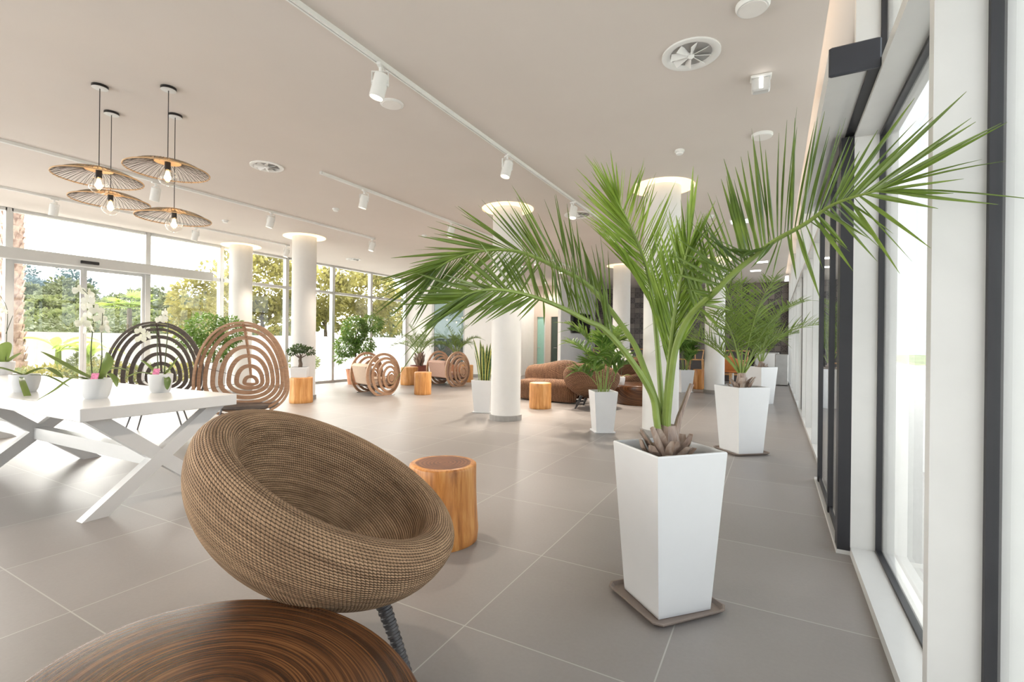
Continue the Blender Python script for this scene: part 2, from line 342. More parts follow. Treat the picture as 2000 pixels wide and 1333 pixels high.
M = dict(
    floor=floor_mat(), ceil=ceil_mat(), mosaic=mosaic_mat(),
    wall=simple('white_wall_paint', (.80, .775, .75), .8, var=.02), wallw=simple('bright_wall_paint', (.87, .855, .835), .75, var=.015),
    frame=simple('white_powder_coat', (.60, .60, .59), .35, var=.02), frameg=simple('pale_aluminium', (.60, .60, .60), .35, var=.03),
    seal=simple('black_rubber_seal', (.016, .016, .02), .45, var=.1), dark=simple('dark_anodised_metal', (.035, .038, .048), .35, var=.1),
    glass=thin_glass('clear_glass', (.965, .985, .98)), glassg=thin_glass('tinted_glass', (.20, .23, .22), .10), bulbglass=thin_glass('bulb_glass', (.97, .96, .94), .06),
    white=simple('white_lacquer', (.62, .615, .61), .28, var=.015), whitem=simple('white_plastic', (.80, .80, .79), .45, var=.02),
    planter=simple('white_planter_plastic', (.66, .665, .675), .38, var=.012), saucer=simple('taupe_plastic', (.22, .175, .15), .5, var=.06),
    column=simple('column_plaster', (.72, .705, .685), .7, var=.012), plinth=simple('grey_skirting_tile', (.30, .285, .27), .4, var=.1, vs=6),
    soil=simple('potting_soil', (.035, .022, .015), .95, var=.5, vs=60, bump=.8),
    wick=wicker_mat('seagrass_weave', (.20, .112, .06), (.58, .375, .225), 105.0, 230.0), wickd=wicker_mat('brown_rattan_weave', (.10, .05, .029), (.28, .15, .083), 34.0, 70.0),
    legd=simple('dark_wrapped_rattan', (.055, .05, .05), .5, var=.3, vs=25), oval=ovalwood_mat(),
    stump=stump_mat('oiled_log_side', (.17, .05, .012), (.50, .20, .05), (.68, .36, .12)), stumpt=endgrain_mat('log_end_grain', (.09, .032, .018), (.23, .09, .042)),
    stump2=stump_mat('orange_log_side', (.40, .15, .035), (.60, .28, .085), (.76, .43, .17)), stumpt2=endgrain_mat('pale_end_grain', (.38, .18, .07), (.60, .36, .17)),
    ply=plywood_mat('bent_plywood', (.36, .20, .115), (.50, .30, .18)), plyd=plywood_mat('dark_and_backlit_plywood', (.085, .065, .055), (.14, .11, .09)),  # dark plywood; one hooped chair's backlit shade is put into this colour
    cush=simple('beige_cushion_fabric', (.58, .45, .35), .9, var=.06, vs=40, bump=.2), cushp=simple('pinkish_cushion_fabric', (.50, .32, .255), .9, var=.06, vs=40, bump=.2),
    metal=simple('thin_grey_steel', (.22, .22, .23), .35, .8), chrome=simple('brushed_steel', (.5, .5, .5), .3, .9),
    blackp=simple('black_plastic', (.015, .013, .013), .35, var=.1), rattan=simple('natural_rattan', (.56, .36, .19), .5, var=.15), wire=simple('dark_wire', (.06, .045, .035), .5, var=.2),
    terracotta=simple('terracotta', (.50, .22, .12), .7, var=.1), redpot=simple('reddish_pot', (.26, .085, .07), .5, var=.1),
    palm=leafmat('palm_leaflet', (.055, .105, .014), (.17, .25, .036), .28, .38, 6.0, tm=.2), palmm=leafmat('mid_palm_leaflet', (.075, .135, .018), (.21, .30, .05), .28, .38, 6.0, tm=.2), palmy=leafmat('young_palm_leaflet', (.15, .25, .026), (.37, .50, .08), .3, .4, 6.0, tm=.25), petiole=simple('palm_petiole', (.19, .26, .055), .45, var=.2, vs=6),
    stubm=stump_mat('cut_leaf_base', (.085, .05, .038), (.30, .215, .17), (.47, .40, .345)),
    fic=leafmat('ficus_leaf', (.02, .07, .010), (.10, .22, .025), .25, .3), areca=leafmat('areca_leaf', (.022, .085, .010), (.10, .22, .025), .3), bons=leafmat('bonsai_leaf', (.012, .035, .010), (.035, .09, .02), .15, .35),
    orchl=leafmat('orchid_leaf', (.05, .10, .02), (.16, .22, .06), .2, .35), petal=leafmat('orchid_petal', (.78, .74, .70), (.88, .85, .82), .3, .6), stem=simple('plant_stem', (.06, .075, .03), .6, var=.3),
    wood=simple('pale_bar_stool_wood', (.55, .30, .12), .45, var=.15, vs=12), counter=simple('grey_counter_panel', (.085, .075, .075), .4, var=.1), leather=simple('tan_orange_leather', (.52, .19, .055), .42, var=.12),
    bark=bark_mat(), gold=leafmat('autumn_leaf', (.15, .14, .045), (.44, .395, .105), .25, .6, 1.5, (.8, .75, .35), .15), green=leafmat('garden_leaf', (.09, .115, .045), (.26, .27, .12), .25, .6, 1.5, tm=.1), olive=leafmat('olive_leaf', (.10, .12, .06), (.26, .28, .15), .15, .7, .6, tm=.05),
    hazeg=leafmat('haze_tinted_leaf', (.08, .125, .145), (.19, .26, .27), .1, .8, .6, tm=0.0), banana=leafmat('banana_leaf', (.11, .17, .025), (.32, .36, .06), .4, .45), trunk=simple('tree_trunk', (.14, .105, .08), .9, var=.3),  # distance haze is mixed into the blue-green leaf colour
    paving=simple('white_paving', (.62, .60, .58), .8, var=.04), ground=simple('dry_garden_soil', (.33, .27, .20), .95, var=.2, vs=2), gwall=simple('white_garden_wall', (.66, .64, .62), .85, var=.03), hill=simple('scrub_hillside', (.17, .20, .12), .95, var=.4, vs=.3),
    led=emis('warm_led_strip', (1.0, .72, .48), 3.0), cove=emis('warm_cove_light', (1.0, .78, .50), .85), lens=emis('spot_lens', (1.0, .84, .60), 3.0), fil=emis('glowing_filament', (1.0, .62, .25), 26.0), glowp=emis('opal_light_panel', (1, .97, .92), 5.0), redled=emis('red_display', (1.0, .12, .08), 1.2),
    screen=simple('black_screen', (.008, .008, .01), .12, var=.1), frosted=simple('frosted_green_glass', (.33, .58, .50), .35, var=.03), ddoor=simple('dark_green_glass', (.05, .075, .062), .2, var=.05), tagm=simple('pink_plant_tag', (.62, .16, .30), .5, var=.35, vs=60),
    vent=simple('vent_duct_grey', (.38, .37, .36), .8),
    tfloor=simple('grey_terrace_tiles', (.34, .34, .34), .6, var=.05),
    sans=None,
)
def sans_mat():
    g = G('snake_plant_leaf'); uv = g.n('ShaderNodeSeparateXYZ', {0: g.n('ShaderNodeTexCoord').outputs['UV']})
    e = g.math('ABSOLUTE', g.math('SUBTRACT', uv.outputs[0], .5)); nz = g.noise(g.mapv(g.obj(), (4, 4, 40)), 1.5, 3)
    c = g.ramp(nz, [(.35, (.02, .06, .015)), (.65, (.09, .16, .04))]); g.base(g.mix(g.math('GREATER_THAN', e, .33), c, (.55, .52, .14))); g.rough(.4); return g.m
M['sans'] = sans_mat()

# ---------------------------------------------------------------- the setting
H = 3.39
XL = -11.25
A = Vector((XL, 12.9, 0)); B = Vector((-7.8, 14.8, 0))
struct(MB().box(-11.4, .66, -3.2, 19.2, -.12, 0).build('floor', M['floor']))
cb = MB().box(-11.4, .28, -3.2, 19.2, H, H + .14); cb.box(.16, .80, -3.2, 19.2, 3.62, 3.76); cb.box(.24, .28, -3.2, 19.2, H + .14, 3.62)
struct(cb.build('ceiling', M['ceil']))
tag(struct(MB().box(.281, .292, -1.0, 18.6, 3.535, 3.55).build('trim_1', M['led'])), 'warm light strip hidden in the ceiling slot')
# right facade -------------------------------------------------
wr = MB()
BL = [5.3, 6.9, 8.2, 9.29, 10.47, 12.0, 13.6, 15.2, 16.8, 18.4]
for y in BL: wr.box(.41, .62, y, y + .06, 0, 2.5)                                         # blades between the far panes
for a, c in zip(BL[:-1], BL[1:]): wr.box(.41, .62, a + .06, c, 0, .05)
wr.box(.41, .62, 18.46, 19.0, 0, 2.5)
wr.box(.41, .62, -3.2, 19.0, 2.5, 2.555)                                                # transom
for y0, y1 in ((1.86, 1.91), (3.5, 3.56), (5.25, 5.32), (7.2, 7.25), (9.3, 9.35), (10.47, 10.52), (12.5, 12.55), (14.5, 14.55), (16.5, 16.55)):
    wr.box(.41, .62, y0, y1, 2.555, 3.62)
wr.box(.41, .62, 18.6, 19.0, 2.555, 3.62); wr.box(.41, .62, -3.2, -1.0, 0, 3.62)
for y0, y1 in ((1.86, 1.91), (3.5, 3.53)): wr.box(.41, .62, y0, y1, 0, 2.5)
wr.box(.41, .53, -1.0, 3.5, 0, .05); wr.box(.53, .62, -1.0, 3.5, 0, .045)
struct(wr.build('wall_right', M['frame']))
wn = [0]
def window(name_y0, y1, z0, z1, X=.55, frame=True, glass='glass', sealw=.02):
    """pane in its dark rubber seal, in a plane X = const"""
    wn[0] += 1; y0 = name_y0
    b = MB(); x0, x1 = X - .02, X + .014
    b.box(x0, x1, y0, y0 + sealw, z0, z1); b.box(x0, x1, y1 - sealw, y1, z0, z1); b.box(x0, x1, y0 + sealw, y1 - sealw, z0, z0 + sealw); b.box(x0, x1, y0 + sealw, y1 - sealw, z1 - sealw, z1)
    o = struct(b.build('window_%d' % wn[0], M['seal']))
    tag(MB().box(X - .006, X + .006, y0 + sealw, y1 - sealw, z0 + sealw, z1 - sealw).build('pane', M[glass], o))
    return o
window(-1.0, 1.86, .045, 2.5); window(1.91, 3.5, .045, 2.5); window(9.35, 10.47, .05, 2.5, X=.47)
for a, c in zip(BL[:-1], BL[1:]):
    if a != 9.29: window(a + .06, c, .05, 2.5)
cl = [-1.0, 1.86, 1.91, 3.5, 3.56, 5.25, 5.32, 7.2, 7.25, 9.3, 9.35, 10.47, 10.52, 12.5, 12.55, 14.5, 14.55, 16.5, 16.55, 18.6]
for k in range(0, len(cl), 2): window(cl[k], cl[k + 1], 2.555, 3.62)
# sliding terrace door in the right facade
d = MB(); d.box(.345, .41, 3.5, 3.62, .025, 2.51); d.box(.355, .40, 4.22, 4.28, .025, 2.51); d.box(.355, .40, 5.12, 5.2, .025, 2.51)
d.box(.365, .39, 3.6, 5.2, .025, .075); d.box(.365, .39, 3.6, 5.2, 2.44, 2.51)
door1 = struct(d.build('door_1', M['seal']))
MB().box(.372, .384, 3.62, 4.22, .075, 2.44).build('pane', M['glass'], door1); MB().box(.372, .384, 4.28, 5.12, .075, 2.44).build('pane', M['glass'], door1)
MB().box(.34, .41, 3.5, 5.3, 0, .025).build('threshold', M['frame'], door1)
hd = MB().box(.212, .365, 2.70, 5.4, 2.53, 2.64); hd.box(.212, .30, 2.70, 5.4, 2.515, 2.53)
ho = MB(); ho.box(.365, .41, 2.70, 5.4, 2.52, 2.64)
h_ = hd.build('header_box', M['frame'], door1); ho.build('gap_shade', M['seal'], door1)  # black strip stands in for the shade in the gap beside the header
MB().rbox(.211, .41, 2.675, 2.70, 2.512, 2.647, .006).build('end_cap', M['dark'], door1)['label'] = 'dark grey end cap'
# left glazed facade -------------------------------------------
def lwin(y0, y1, door=False, z0=.07, last=False):
    wn[0] += 1; b = MB(); x0, x1 = XL - .08, XL + .04
    b.box(x0, x1, y0 - .045, y0 + .045, 0, H)
    if last: b.box(x0, x1, y1 - .03, y1 + .03, 0, H)
    b.box(x0, x1, y0 + .03, y1 - .03, H - .05, H); b.box(x0, x1, y0 + .03, y1 - .03, 2.56, 2.63); b.box(x0, x1, y0 + .03, y1 - .03, 0, z0)
    o = struct(b.build('window_%d' % wn[0], M['frame']))
    g = [(2.63, H - .05)]
    if not door: g.append((z0, 2.56))
    for a, c in g: MB().box(XL - .03, XL - .018, y0 + .03, y1 - .03, a, c).build('pane', M['glass'], o)
    return o
for y0, y1 in ((-3.0, -1.0), (-1.0, 1.0), (1.0, 3.02)): lwin(y0, y1)
lwin(3.02, 5.05, True); lwin(5.05, 6.54); lwin(6.54, 8.24); lwin(8.24, 9.75); lwin(9.75, 11.24); lwin(11.24, 12.87, last=True)
d = MB()
for y in (3.05, 3.98, 4.03, 4.96): d.box(XL - .045, XL - .005, y, y + .045, .03, 2.54)
for y0, y1 in ((3.095, 3.98), (4.075, 4.96)): d.box(XL - .045, XL - .005, y0, y1, .03, .09); d.box(XL - .045, XL - .005, y0, y1, 2.48, 2.54)
door2 = struct(d.build('door_2', M['frameg']))
for y0, y1 in ((3.095, 3.98), (4.075, 4.96)): MB().box(XL - .03, XL - .02, y0, y1, .09, 2.48).build('pane', M['glass'], door2)
MB().rbox(XL + .04, XL + .2, 2.2, 6.26, 2.53, 2.72, .008).build('header_box', M['frame'], door2)
tag(MB().rbox(XL + .2, XL + .235, 3.9, 4.17, 2.58, 2.635, .006).build('door_sensor', M['blackp']), 'slim black motion sensor on the white header above the entrance doors', 'sensor')
# far walls ------------------------------------------------------
def seg_wall(name, p, q, z0, z1, th, mt, mb=None):
    d = (q - p).normalized(); n = Vector((-d.y, d.x, 0)) * th
    poly = [(p.x, p.y), (q.x, q.y), (q.x + n.x, q.y + n.y), (p.x + n.x, p.y + n.y)]
    mb = mb or MB(); mb.prism(poly, z0, z1); return mb
t0, t1 = .23, .52
P0 = A.lerp(B, t0); P1 = A.lerp(B, t1)
wb = seg_wall('w', A, P0, 0, H, .2, None); seg_wall('w', P1, B, 0, H, .2, None, wb); seg_wall('w', P0, P1, 2.72, H, .2, None, wb)
struct(wb.build('wall_left', M['wallw']))
wn[0] += 1
dd = (B - A).normalized(); nn = Vector((-dd.y, dd.x, 0))
fb = MB()
def obl(mb, a, b_, z0, z1, o0, o1):
    p = A.lerp(B, a) + nn * o0; q = A.lerp(B, b_) + nn * o0; return seg_wall('', p, q, z0, z1, o1 - o0, None, mb)
obl(fb, t0, t0 + .02, 0, 2.72, .0, .12); obl(fb, t1 - .012, t1, 0, 2.72, .0, .12); obl(fb, t0 + .02, t1 - .012, 0, .08, 0, .12); obl(fb, t0 + .02, t1 - .012, 2.66, 2.72, 0, .12)
wo = struct(fb.build('window_%d' % wn[0], M['frameg']))
gb = MB(); obl(gb, t0 + .02, t1 - .012, .08, 2.66, .05, .06); gb.build('pane', M['glassg'], wo)
cv = [B.to_2d().to_tuple(), (-7.98, 15.2), (-8.12, 15.75), (-8.18, 16.3), (-8.2, 16.8), (-8.4, 16.8), (-8.38, 16.25), (-8.3, 15.7), (-8.15, 15.2), (-7.95, 14.95)]
struct(MB().prism(cv, 0, H).build('wall_curved', M['wallw'], None))
wa = MB()
DX = [(-8.07, -7.71), (-7.48, -7.20)]
wa.box(-8.4, -8.07, 16.8, 17.0, 0, H); wa.box(-7.71, -7.48, 16.8, 17.0, 0, H); wa.box(-7.20, -6.5, 16.8, 17.0, 0, H); wa.box(-8.07, -7.71, 16.8, 17.0, 2.2, H); wa.box(-7.48, -7.20, 16.8, 17.0, 2.2, H)
struct(wa.build('wall_alcove', simple('beige_wall_paint', (.58, .50, .43), .85, var=.02)))
g1 = struct(MB().box(DX[0][0], DX[0][1], 16.86, 16.9, 0, 2.2).build('door_3', M['frosted'])); MB().tube([(-8.02, 16.85, 1.02), (-8.02, 16.80, 1.02), (-7.90, 16.80, 1.02)], .012, 8).build('door_handle', M['chrome'], g1)
MB().box(DX[0][1] - .05, DX[0][1], 16.80, 16.86, 0, 2.2).build('door_frame', M['frame'], g1)
g2 = struct(MB().box(DX[1][0], DX[1][1], 16.86, 16.9, 0, 2.2).build('door_4', M['ddoor'])); MB().tube([(-7.25, 16.85, 1.02), (-7.25, 16.80, 1.02), (-7.36, 16.80, 1.02)], .012, 8).build('door_handle', M['chrome'], g2)
struct(MB().box(-6.5, -6.4, 15.2, 18.8, 0, H).build('wall_television', M['wallw']))
struct(MB().box(-6.6, .62, 18.8, 19.0, 0, H).build('wall_back', M['mosaic']))
wf = MB().box(-11.4, .62, -3.2, -3.0, 2.95, H); wf.box(-11.4, .62, -3.2, -3.0, 0, .06)  # unseen wall behind the camera, its bays glazed to add fill light
for x0, x1 in ((-11.4, -11.1), (-8.4, -8.1), (-5.4, -5.1), (-2.4, .62)): wf.box(x0, x1, -3.2, -3.0, .06, 2.95)
wf = struct(wf.build('wall_front_unseen', M['frame']))
for x0, x1 in ((-11.1, -8.4), (-8.1, -5.4), (-5.1, -2.4)):
    wn[0] += 1; struct(MB().box(x0, x1, -3.11, -3.10, .06, 2.95).build('window_%d' % wn[0], M['glass']))
bs = MB(); obl(bs, 0, t0, 0, .09, -.015, 0); obl(bs, t1, 1, 0, .09, -.015, 0); struct(bs.build('baseboard_left', M['plinth']))
struct(MB().box(-6.4, -6.385, 15.2, 18.8, 0, .09).build('baseboard_television', M['plinth']))
# columns
def column(x, y, label, ring=True):
    o = tag(MB().lathe([(.238, 0.0), (.238, H)], 40).build('column', M['column'], smooth=True, loc=(x, y, 0)), label, 'column'); struct(o)
    MB().lathe([(.239, 0), (.262, 0), (.262, .085), (.239, .085)], 22).build('plinth', M['plinth'], o)['label'] = 'grey tiled skirting'
    MB().lathe([(.243, H - .012), (.415, H - .012), (.415, H), (.243, H)], 48).build('cove_ring', M['cove'], o)['label'] = 'glowing warm ring'
column(-3.79, 6.76, 'white round column beside the snake plant in mid room'); column(-8.65, 6.75, 'white round column behind the bonsai on its log')
column(-10.83, 6.75, 'white round column nearest the entrance doors'); column(-1.36, 6.75, 'white round column right behind the big front palm')
column(-3.74, 13.2, 'white round column before the patterned wall beyond the round wicker chair'); column(-1.33, 13.2, 'white round column beside the tan leather chair')

# ---------------------------------------------------------------- ceiling fittings
def diffuser(x, y, label, r=.2):
    o = thing('ceiling_diffuser', label, 'air vent', (x, y, H), random.random(), 'round swirl vents in the ceiling')
    MB().lathe([(r, 0), (r, -.012), (r - .03, -.016), (r - .055, -.004), (r - .06, 0)], 40).build('rim', M['whitem'], o, smooth=True)
    MB().lathe([(r - .06, -.001), (.001, -.001)], 32).build('duct', M['vent'], o)
    b = MB()
    for k in range(8):
        T = Matrix.Rotation(k * pi / 4, 4, 'Z') @ Matrix.Translation((.085, 0, -.014)) @ Matrix.Rotation(R(38), 4, 'X')
        b.prism([(-.06, -.008), (.055, -.03), (.055, .03), (-.06, .008)], -.0015, .0015, T)
    b.build('blades', M['whitem'], o); MB().lathe([(.024, 0), (.024, -.02), (.012, -.034), (.001, -.036)], 16).build('hub', M['whitem'], o, smooth=True)
diffuser(-.56, 3.73, 'round white swirl vent in the ceiling above the big front palm', .205); diffuser(-5.53, 3.76, 'round white swirl vent in the ceiling right of the wire pendants', .19)
diffuser(-9.85, 9.2, 'round white swirl vent in the ceiling above the indoor ficus', .19); diffuser(-2.9, 7.6, 'round white swirl vent in the ceiling beside the long lighting track', .24)
def disc(name, x, y, r, h, mt, label, cat, group=None):
    o = thing(name, label, cat, (x, y, H), 0, group)
    MB().lathe([(r, 0), (r, -h * .5), (r * .9, -h), (.001, -h)], 32).build('housing', mt, o, smooth=True)
    MB().lathe([(r * .82, -h - .001), (r * .80, -h - .004), (.001, -h - .004)], 32).build('grille', M['wall'], o); return o
SG = 'flush round ceiling speakers'
disc('ceiling_speaker', -3.05, 3.28, .105, .012, M['whitem'], 'flush round speaker beside the nearest spotlight of the long track', 'speaker', SG)
disc('ceiling_speaker', -.13, 5.5, .1, .03, M['whitem'], 'flush round speaker above the tips of the front palm', 'speaker', SG)
disc('ceiling_speaker', -.14, 3.36, .1, .03, M['whitem'], 'round speaker at the top edge of the photo near the right wall', 'speaker', SG)
disc('ceiling_speaker', -9.0, 4.15, .105, .012, M['whitem'], 'flush round speaker in the ceiling behind the wire pendants', 'speaker', SG)
def smoke(x, y, label):
    o = thing('smoke_detector', label, 'smoke detector', (x, y, H), 0, 'small white smoke detectors')
    MB().lathe([(.052, 0), (.052, -.018), (.048, -.02)], 24).build('base', M['whitem'], o, smooth=True)
    MB().lathe([(.04, -.02), (.043, -.03), (.034, -.046), (.001, -.048)], 24).build('sensor_head', M['whitem'], o, smooth=True)
    MB().lathe([(.0415, -.026), (.0425, -.032)], 24).build('vent_slot', M['dark'], o)
smoke(-.94, 5.54, 'small smoke detector in the ceiling left of the flush speaker above the palm'); smoke(-6.3, 5.5, 'small smoke detector below the short middle lighting track')
smoke(-6.25, 7.7, 'small smoke detector at the palm frond tips left of the middle column'); smoke(-.95, 8.6, 'small smoke detector beyond the column behind the front palm'); smoke(-8.75, 5.15, 'small smoke detector behind the lowest wire pendant')
o = thing('emergency_light', 'small white box light on the ceiling by the swirl vent', 'ceiling light', (-.115, 4.3, H), .1)
MB().rbox(-.075, .075, -.05, .05, -.022, 0, .006).build('base', M['whitem'], o); MB().rbox(-.065, .065, -.04, .04, -.125, -.022, .01).build('cover', M['white'], o); MB().box(-.012, .012, -.043, -.04, -.11, -.03).build('tube', M['glowp'], o)
for k, (x, y, l) in enumerate(((-.55, 9.2, 'square flush ceiling panel light nearest above the second potted palm'), (-.3, 14.0, 'small flush ceiling light farther back along the right wall'), (-.5, 15.6, 'small flush ceiling light nearest the patterned back wall'))):
    o = thing('ceiling_light', l, 'ceiling light', (x, y, H), 0, 'flush ceiling lights along the right side'); MB().rbox(-.16, .16, -.16, .16, -.015, 0, .004).build('frame', M['whitem'], o); MB().box(-.13, .13, -.13, .13, -.018, -.015).build('diffuser', M['glowp'], o)
def track(x, y0, y1, label):
    o = thing('lighting_track', label, 'lighting track', (x, y0, H), 0, 'white ceiling lighting tracks')
    L = y1 - y0
    MB().box(-.018, -.004, 0, L, -.034, 0).box(.004, .018, 0, L, -.034, 0).box(-.004, .004, 0, L, -.012, 0).build('rail', M['whitem'], o)
    MB().box(-.004, .004, .01, L - .01, -.028, -.012).build('conductor_slot', M['blackp'], o)
    MB().box(-.02, .02, -.012, 0, -.036, 0).build('end_cap', M['frame'], o); MB().box(-.02, .02, L, L + .012, -.036, 0).build('end_cap', M['frame'], o)
for x, y, l, e in ((-6.3, 12.2, 'small round downlight in the far ceiling, right of the middle column top', 130), (-7.35, 15.9, 'added unseen downlight brightening the alcove with the glass doors', 75)):  # the alcove one is added, unseen, to lift the dark alcove
    o = thing('downlight', l, 'ceiling light', (x, y, H), 0, 'small round downlights in the far ceiling')
    MB().lathe([(.075, 0), (.075, -.008), (.055, -.01), (.052, -.004)], 28).build('rim', M['whitem'], o, smooth=True); MB().lathe([(.053, -.004), (.001, -.005)], 24).build('lens', M['glowp'], o)
    L = bpy.data.lights.new('downlight_lamp', 'SPOT'); L.energy = e; L.color = (1, .93, .84); L.spot_size = R(165); L.spot_blend = .5; L.shadow_soft_size = .05; lo = bpy.data.objects.new('downlight_lamp', L); COL.objects.link(lo); lo.parent = o; lo.location = (0, 0, -.03)
SPOT_W = 110
track(-2.66, -2.5, 11.4, 'long lighting track crossing the ceiling from the top edge to the palm'); track(-5.08, 4.2, 13.4, 'lighting track that begins right of the round swirl vent')
track(-7.38, -2.0, 7.45, 'lighting track passing behind the two upper wire pendants'); track(-9.7, -2.0, 7.15, 'lighting track nearest the entrance doors')
def spot_proto():
    o = thing('spotlight', 'x', 'spotlight', (0, 0, 0), 0, 'white spotlights on the ceiling tracks')
    MB().rbox(-.017, .017, -.05, .05, -.02, 0, .003).build('adapter', M['whitem'], o)
    b = MB(); b.tube([(0, 0, -.02), (0, 0, -.05)], .012, 8); b.box(-.062, .062, -.01, .01, -.055, -.05); b.box(-.064, -.060, -.012, .012, -.15, -.05); b.box(.060, .064, -.012, .012, -.15, -.05); b.build('bracket', M['whitem'], o)
    T = Matrix.Translation((0, 0, -.14)) @ Matrix.Rotation(R(14), 4, 'Y')
    MB().lathe([(.02, .068), (.048, .066), (.056, .058), (.056, -.115), (.05, -.115), (.048, -.095)], 28, M=T).build('lamp_head', M['whitem'], o, smooth=True)
    MB().lathe([(.048, -.104), (.001, -.098)], 24, M=T).build('lens', M['lens'], o)
    L = bpy.data.lights.new('lamp_light', 'SPOT'); L.energy = SPOT_W; L.color = (1, .88, .74); L.spot_size = R(95); L.spot_blend = .6; L.shadow_soft_size = .045
    lo = bpy.data.objects.new('lamp_light', L); COL.objects.link(lo); lo.parent = o; lo.matrix_local = T @ Matrix.Translation((0, 0, -.12))
    k = MB(); k.tube([T @ Vector((-.066, 0, 0)), T @ Vector((.066, 0, 0))], .013, 10); k.build('knob', M['whitem'], o); return o
sp = None
ORD = ['nearest', 'second', 'third', 'fourth', 'fifth', 'sixth']
for x, ys, nm, rz in ((-2.66, (2.73, 4.72, 6.75, 8.73), 'long track crossing to the palm', 0.5), (-5.08, (4.93, 7.0, 9.0, 10.5, 12.0), 'track that begins by the swirl vent', .3), (-7.38, (3.4, 5.1, 7.4), 'track behind the upper wire pendants', .1), (-9.7, (3.1, 5.15, 7.1), 'track nearest the entrance doors', .1)):
    for k, y in enumerate(ys):
        lab = '%s spotlight on the %s' % (ORD[k], nm)
        if sp is None: sp = spot_proto(); sp.location = (x, y, H - .034); sp.rotation_euler.z = rz; sp['label'] = lab
        else:
            c_ = dup(sp, (x, y, H - .034), rz + .5 * k, lab)
            if y > 8:
                for q_ in kids(c_):
                    if q_.type == 'LIGHT': q_.data = q_.data.copy(); q_.data.energy = 330
# pendants
def pendant_proto(zr):
    o = thing('pendant_lamp', 'x', 'pendant lamp', (0, 0, H), 0, 'rattan wire pendant lamps')
    MB().lathe([(.058, 0), (.058, -.022)], 32).build('canopy', M['blackp'], o, smooth=True); MB().lathe([(.0575, -.0222), (.03, -.026), (.001, -.026)], 32).build('canopy_cover', M['white'], o)
    return o
def pendant(x, y, zr, label):
    o = pendant_proto(zr); o.location = (x, y, H); o['label'] = label; o.rotation_euler.z = random.random()
    d = zr - H; zt = d + .078; RR = .305
    MB().tube([(0, 0, -.026), (0, 0, zt)], .0032, 6).build('cord', M['blackp'], o)
    MB().lathe([(.001, zt + .006), (.098, zt + .006), (.1, zt), (.098, zt - .006), (.001, zt - .006)], 40).build('hub', M['rattan'], o)
    b = MB(); n = 56
    for k in range(n):
        a = 2 * pi * k / n; pts = []
        for j in range(7):
            q = j / 6; r = .095 + (RR - .095) * q; z = zt - .004 - (zt - d) * (q ** 1.9); pts.append((r * cos(a + .10 * q), r * sin(a + .10 * q), z))
        b.tube(pts, .0018, 4, False)
        pts = [((.095 + (RR - .095) * j / 4) * cos(a - .10 * j / 4), (.095 + (RR - .095) * j / 4) * sin(a - .10 * j / 4), zt - .008 - (zt - d) * ((j / 4) ** 1.2)) for j in range(5)]
        if k % 2 == 0: b.tube(pts, .0014, 4, False)
    sh = b.build('shade', M['wire'], o)
    MB().loop([(RR * cos(2 * pi * k / 64), RR * sin(2 * pi * k / 64), d) for k in range(64)], .0055, 6).build('shade_rim', M['rattan'], sh, smooth=True)
    MB().lathe([(.001, zt - .006), (.022, zt - .006), (.022, zt - .075), (.001, zt - .075)], 20).build('socket', M['blackp'], o)
    c = zt - .075 - .062; pr = [(.018, zt - .075)] + [(.07 * sin(t), c + .07 * cos(t)) for t in [R(22 + 158 * j / 14) for j in range(15)]]; pr[-1] = (.001, pr[-1][1])
    bu = MB().lathe(pr, 28).build('bulb', M['bulbglass'], o, smooth=True)
    f = MB()
    for k in range(6): a = k * pi / 3; f.tube([(.008 * cos(a), .008 * sin(a), zt - .08), (.018 * cos(a), .018 * sin(a), c + .02), (.012 * cos(a), .012 * sin(a), c - .025)], .0022, 5)
    f.build('filament', M['fil'], bu)
    L = bpy.data.lights.new('bulb_light', 'POINT'); L.energy = 1.3; L.color = (1, .72, .42); L.shadow_soft_size = .03; lo = bpy.data.objects.new('bulb_light', L); COL.objects.link(lo); lo.parent = o; lo.location = (0, 0, c)
pendant(-5.05, 1.9, 2.60, 'upper left wire pendant of the four, nearest the left edge'); pendant(-4.56, 2.19, 2.68, 'upper right wire pendant of the four, the highest one')
pendant(-5.55, 2.18, 2.545, 'lower left wire pendant, hanging behind the upper left one'); pendant(-5.06, 2.49, 2.395, 'lower right wire pendant of the four, the lowest one')
tv = thing('television', 'black flat television on the white wall by the alcove', 'television', (-6.4, 17.0, 1.95))
MB().box(0, .05, -.5, .5, -.2, .2).build('wall_mount', M['dark'], tv); MB().rbox(.05, .10, -.93, .93, -.375, .375, .012).build('housing', M['blackp'], tv); MB().box(.10, .102, -.9, .9, -.345, .345).build('screen', M['screen'], tv)

